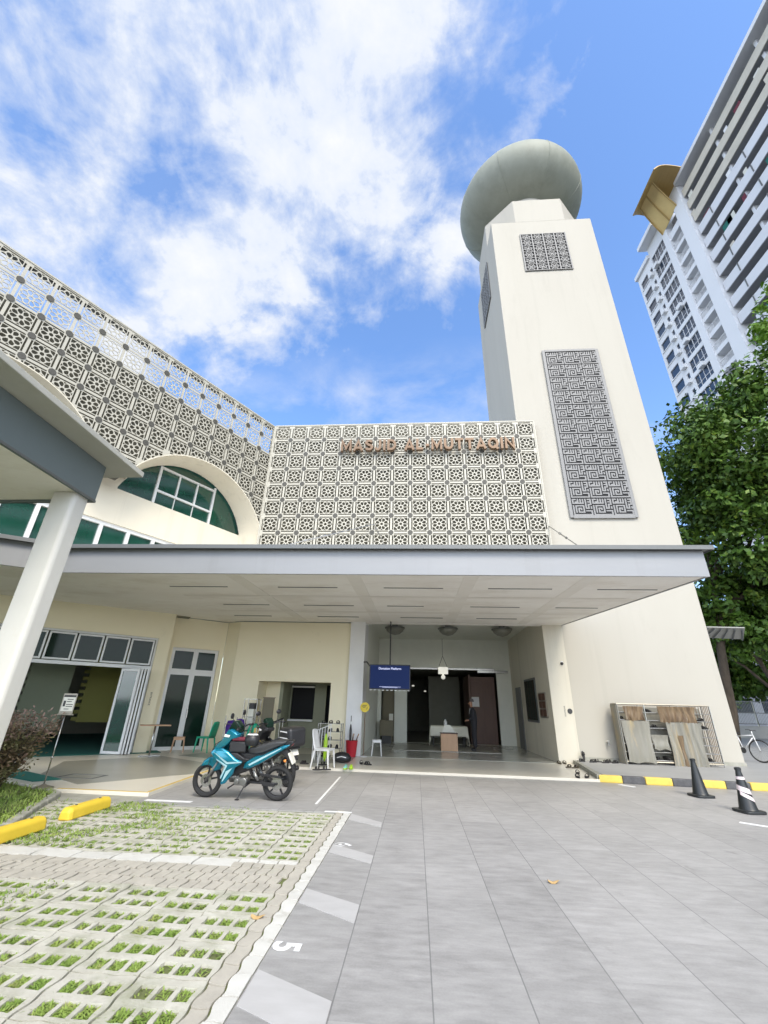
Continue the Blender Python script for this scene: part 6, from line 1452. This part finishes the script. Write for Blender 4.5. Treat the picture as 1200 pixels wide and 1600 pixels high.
t = thing('wooden_box', 'pale wooden donation box on the floor in front of the cloth-covered table', 'box', (1.22, 18.2, .076)); MB().box(.92, 1.54, 18.0, 18.45, .076, .64).build('box_body', 'wood', t, bevel=.006); MB().box(.90, 1.56, 17.98, 18.47, .642, .665).build('lid', 'darkwood', t, bevel=.004)
t = thing('paper_holder', 'white sloping paper holder standing on the pale wooden box', 'holder', (1.2, 18.2, .666)); MB().xz([(.98, .667), (1.5, .667), (1.30, .93), (1.08, .93)], 18.25, 18.27).build('panel', 'paper', t); MB().box(1.0, 1.46, 18.2, 18.32, .6665, .68).build('foot', 'darkgrey', t)
t = thing('bottle', 'white dispenser bottle on the ivory tablecloth', 'bottle', (1.22, 19.9, .85)); MB().lathe([(.07, .0), (.07, .16), (.03, .2), (.03, .24)], (1.22, 19.9, .85), 16).build('bottle_body', 'whiteplastic', t, smooth=True); MB().box(1.17, 1.24, 19.89, 19.91, 1.092, 1.11).build('pump', 'darkgrey', t)
t = thing('side_cabinet', 'wooden cabinet with papers seen below the hanging screen', 'cabinet', (-1.28, 20.9, .065)); MB().box(-1.6, -1.0, 20.8, 21.3, .35, .95).build('cabinet_body', 'yellowwood' if False else 'brownboard', t, bevel=.005); MB().box(-1.5, -1.1, 20.9, 21.2, .066, .349).build('foot', 'darkgrey', t); MB().xz([(-1.2, .96), (-1.02, .96), (-1.02, 1.22), (-1.2, 1.22)], 20.95, 20.97).build('paper', 'paper', t)
t = thing('wall_notice', 'small white notice on the timber door behind the man', 'notice', (2.75, 21.88, 1.9)); MB().box(2.62, 2.92, 21.885, 21.90, 1.62, 2.0).build('sheet', 'shirt', t); MB().box(2.60, 2.94, 21.9005, 21.905, 1.60, 2.02).build('backing', 'paper', t)

# ---- bicycle by the tower corner
t = thing('bicycle', 'white-framed bicycle leaning by the tower corner at the right edge', 'bicycle', (11.30, 16.95, .146), R(112), local=True)
t.matrix_basis = Matrix.Translation((11.38, 16.90, .146)) @ Matrix.Rotation(R(118), 4, 'Z') @ Matrix.Rotation(R(4), 4, 'X')
for x in (0.0, 1.02):
    g = MB(); g.tube([(x + .325 * math.cos(a), 0, .34 + .325 * math.sin(a)) for a in [2 * math.pi * k / 36 for k in range(36)]], .018, 6, closed=True); w = g.build('tyre', 'tyre', t, smooth=True)
    g = MB(); g.tube([(x + .30 * math.cos(a), 0, .34 + .30 * math.sin(a)) for a in [2 * math.pi * k / 36 for k in range(36)]], .008, 5, closed=True)
    for k in range(18): a = k * math.pi / 9; g.tube([(x, .0, .34), (x + .30 * math.cos(a), 0, .34 + .30 * math.sin(a))], .0018, 3)
    g.build('rim', 'steel', w)
g = MB()
for p, q in (((0, .34), (.12, .82)), ((.12, .82), (.13, .92)), ((.13, .80), (.58, .75)), ((.14, .72), (.50, .32)), ((.50, .32), (.62, .82)), ((.50, .32), (1.02, .34)), ((.60, .74), (1.02, .34))): g.tube([(p[0], 0, p[1]), (q[0], 0, q[1])], .018, 8)
g.build('frame', 'whiteplastic', t, smooth=True)
for s_ in (-1, 1): MB().tube([(.13, 0, .93), (.10, s_ * .15, .96), (.14, s_ * .28, .95)], .013, 6).build('handlebar', 'darkgrey', t)
MB().box(.52, .76, -.06, .06, .82, .86).build('saddle', 'blackplastic', t, bevel=.02); MB().lathe([(.09, .03), (.09, .036), (.03, .036)], (.50, 0, .32), 20, 'y').build('chainring', 'darkgrey', t)

# ---- the man in the lobby
man = thing('person', 'man in a dark suit standing in the lobby and looking down beside the table', 'person', (2.25, 18.7, .066), R(180), local=True)
def skin_obj(name, verts, edges, rad, m_, parent, sub=2, root=0):
    me = bpy.data.meshes.new(name); me.from_pydata([Vector(v) for v in verts], edges, []); o = bpy.data.objects.new(name, me); COL.objects.link(o); o.parent = parent
    sk = o.modifiers.new('skin', 'SKIN'); sk.use_smooth_shade = True
    for i, r_ in enumerate(rad): me.skin_vertices[0].data[i].radius = (r_ if isinstance(r_, tuple) else (r_, r_)); me.skin_vertices[0].data[i].use_root = (i == root)
    sb = o.modifiers.new('subd', 'SUBSURF'); sb.levels = sub; sb.render_levels = sub; me.materials.append(M[m_]); return o
# local x forward; y left
V = [(0, 0, .95), (.0, 0, 1.10), (.02, 0, 1.28), (.03, 0, 1.43), (.05, 0, 1.51),
     (.0, .10, .90), (.01, .11, .50), (-.01, .12, .09), (0, -.10, .90), (.01, -.11, .50), (-.01, -.12, .09),
     (.03, .18, 1.40), (.02, .23, 1.14), (.20, .16, 1.04), (.03, -.18, 1.40), (.02, -.23, 1.14), (.20, -.16, 1.04)]
E_ = [(0, 1), (1, 2), (2, 3), (3, 4), (0, 5), (5, 6), (6, 7), (0, 8), (8, 9), (9, 10), (3, 11), (11, 12), (12, 13), (3, 14), (14, 15), (15, 16)]
RD = [(.16, .17), (.16, .17), (.16, .185), (.12, .15), (.055, .055), (.115, .115), (.09, .09), (.075, .075), (.115, .115), (.09, .09), (.075, .075), (.085, .085), (.07, .07), (.042, .042), (.07, .07), (.055, .055), (.042, .042)]
skin_obj('suit', V, E_, RD, 'suit', man)
o = skin_obj('head', [(.05, 0, 1.50), (.07, 0, 1.58), (.085, 0, 1.66), (.075, 0, 1.73)], [(0, 1), (1, 2), (2, 3)], [(.05, .05), (.06, .062), (.092, .075), (.075, .065)], 'skin', man)
g = MB(); g.lathe([(.012, -.02), (.016, .0), (.006, .03)], (.175, 0, 1.63), 8); g.build('nose', 'skin', man, smooth=True)
g = MB(); g.lathe([(.080, 1.70), (.088, 1.74), (.072, 1.79), (.03, 1.812), (.001, 1.815)], (.045, 0, 0), 20, cap=False, sx=1.1, sy=.92); g.build('hair', 'hair', man, smooth=True)
for s_ in (-1, 1):
    g = MB(); g.lathe([(.004, -.02), (.014, 0), (.004, .025)], (.06, s_ * .078, 1.64), 8); g.build('ear', 'skin', man, smooth=True)
    MB().lathe([(.002, -.005), (.008, 0), (.002, .005)], (.150, s_ * .032, 1.66), 8).build('eye', 'darkgrey', man)
    vs_ = [(.20, s_ * .16, 1.04), (.25, s_ * .125, 1.03), (.29, s_ * .10, 1.02)]; ed = [(0, 1), (1, 2)]; rd = [.028, .032, .022]
    for f_ in range(4): b_ = len(vs_); vs_ += [(.30, s_ * (.115 - .018 * f_), 1.03 - .006 * f_), (.335 - .004 * f_, s_ * (.10 - .020 * f_), 1.02 - .008 * f_), (.35 - .006 * f_, s_ * (.085 - .02 * f_), 1.0 - .008 * f_)]; ed += [(2, b_), (b_, b_ + 1), (b_ + 1, b_ + 2)]; rd += [.0095, .0085, .0075]
    b_ = len(vs_); vs_ += [(.27, s_ * .085, 1.045), (.30, s_ * .065, 1.05)]; ed += [(1, b_), (b_, b_ + 1)]; rd += [.011, .009]
    skin_obj('hand', vs_, ed, rd, 'skin', man, sub=1)
    skin_obj('shoe', [(-.05, s_ * .12, .04), (.04, s_ * .125, .035), (.15, s_ * .13, .03)], [(0, 1), (1, 2)], [(.04, .045), (.04, .045), (.03, .04)], 'blackplastic', man, sub=1)
MB().xz([(.13, 1.46), (.165, 1.28), (.15, 1.26), (.11, 1.44)], -.03, .03).build('shirt_front', 'shirt', man)
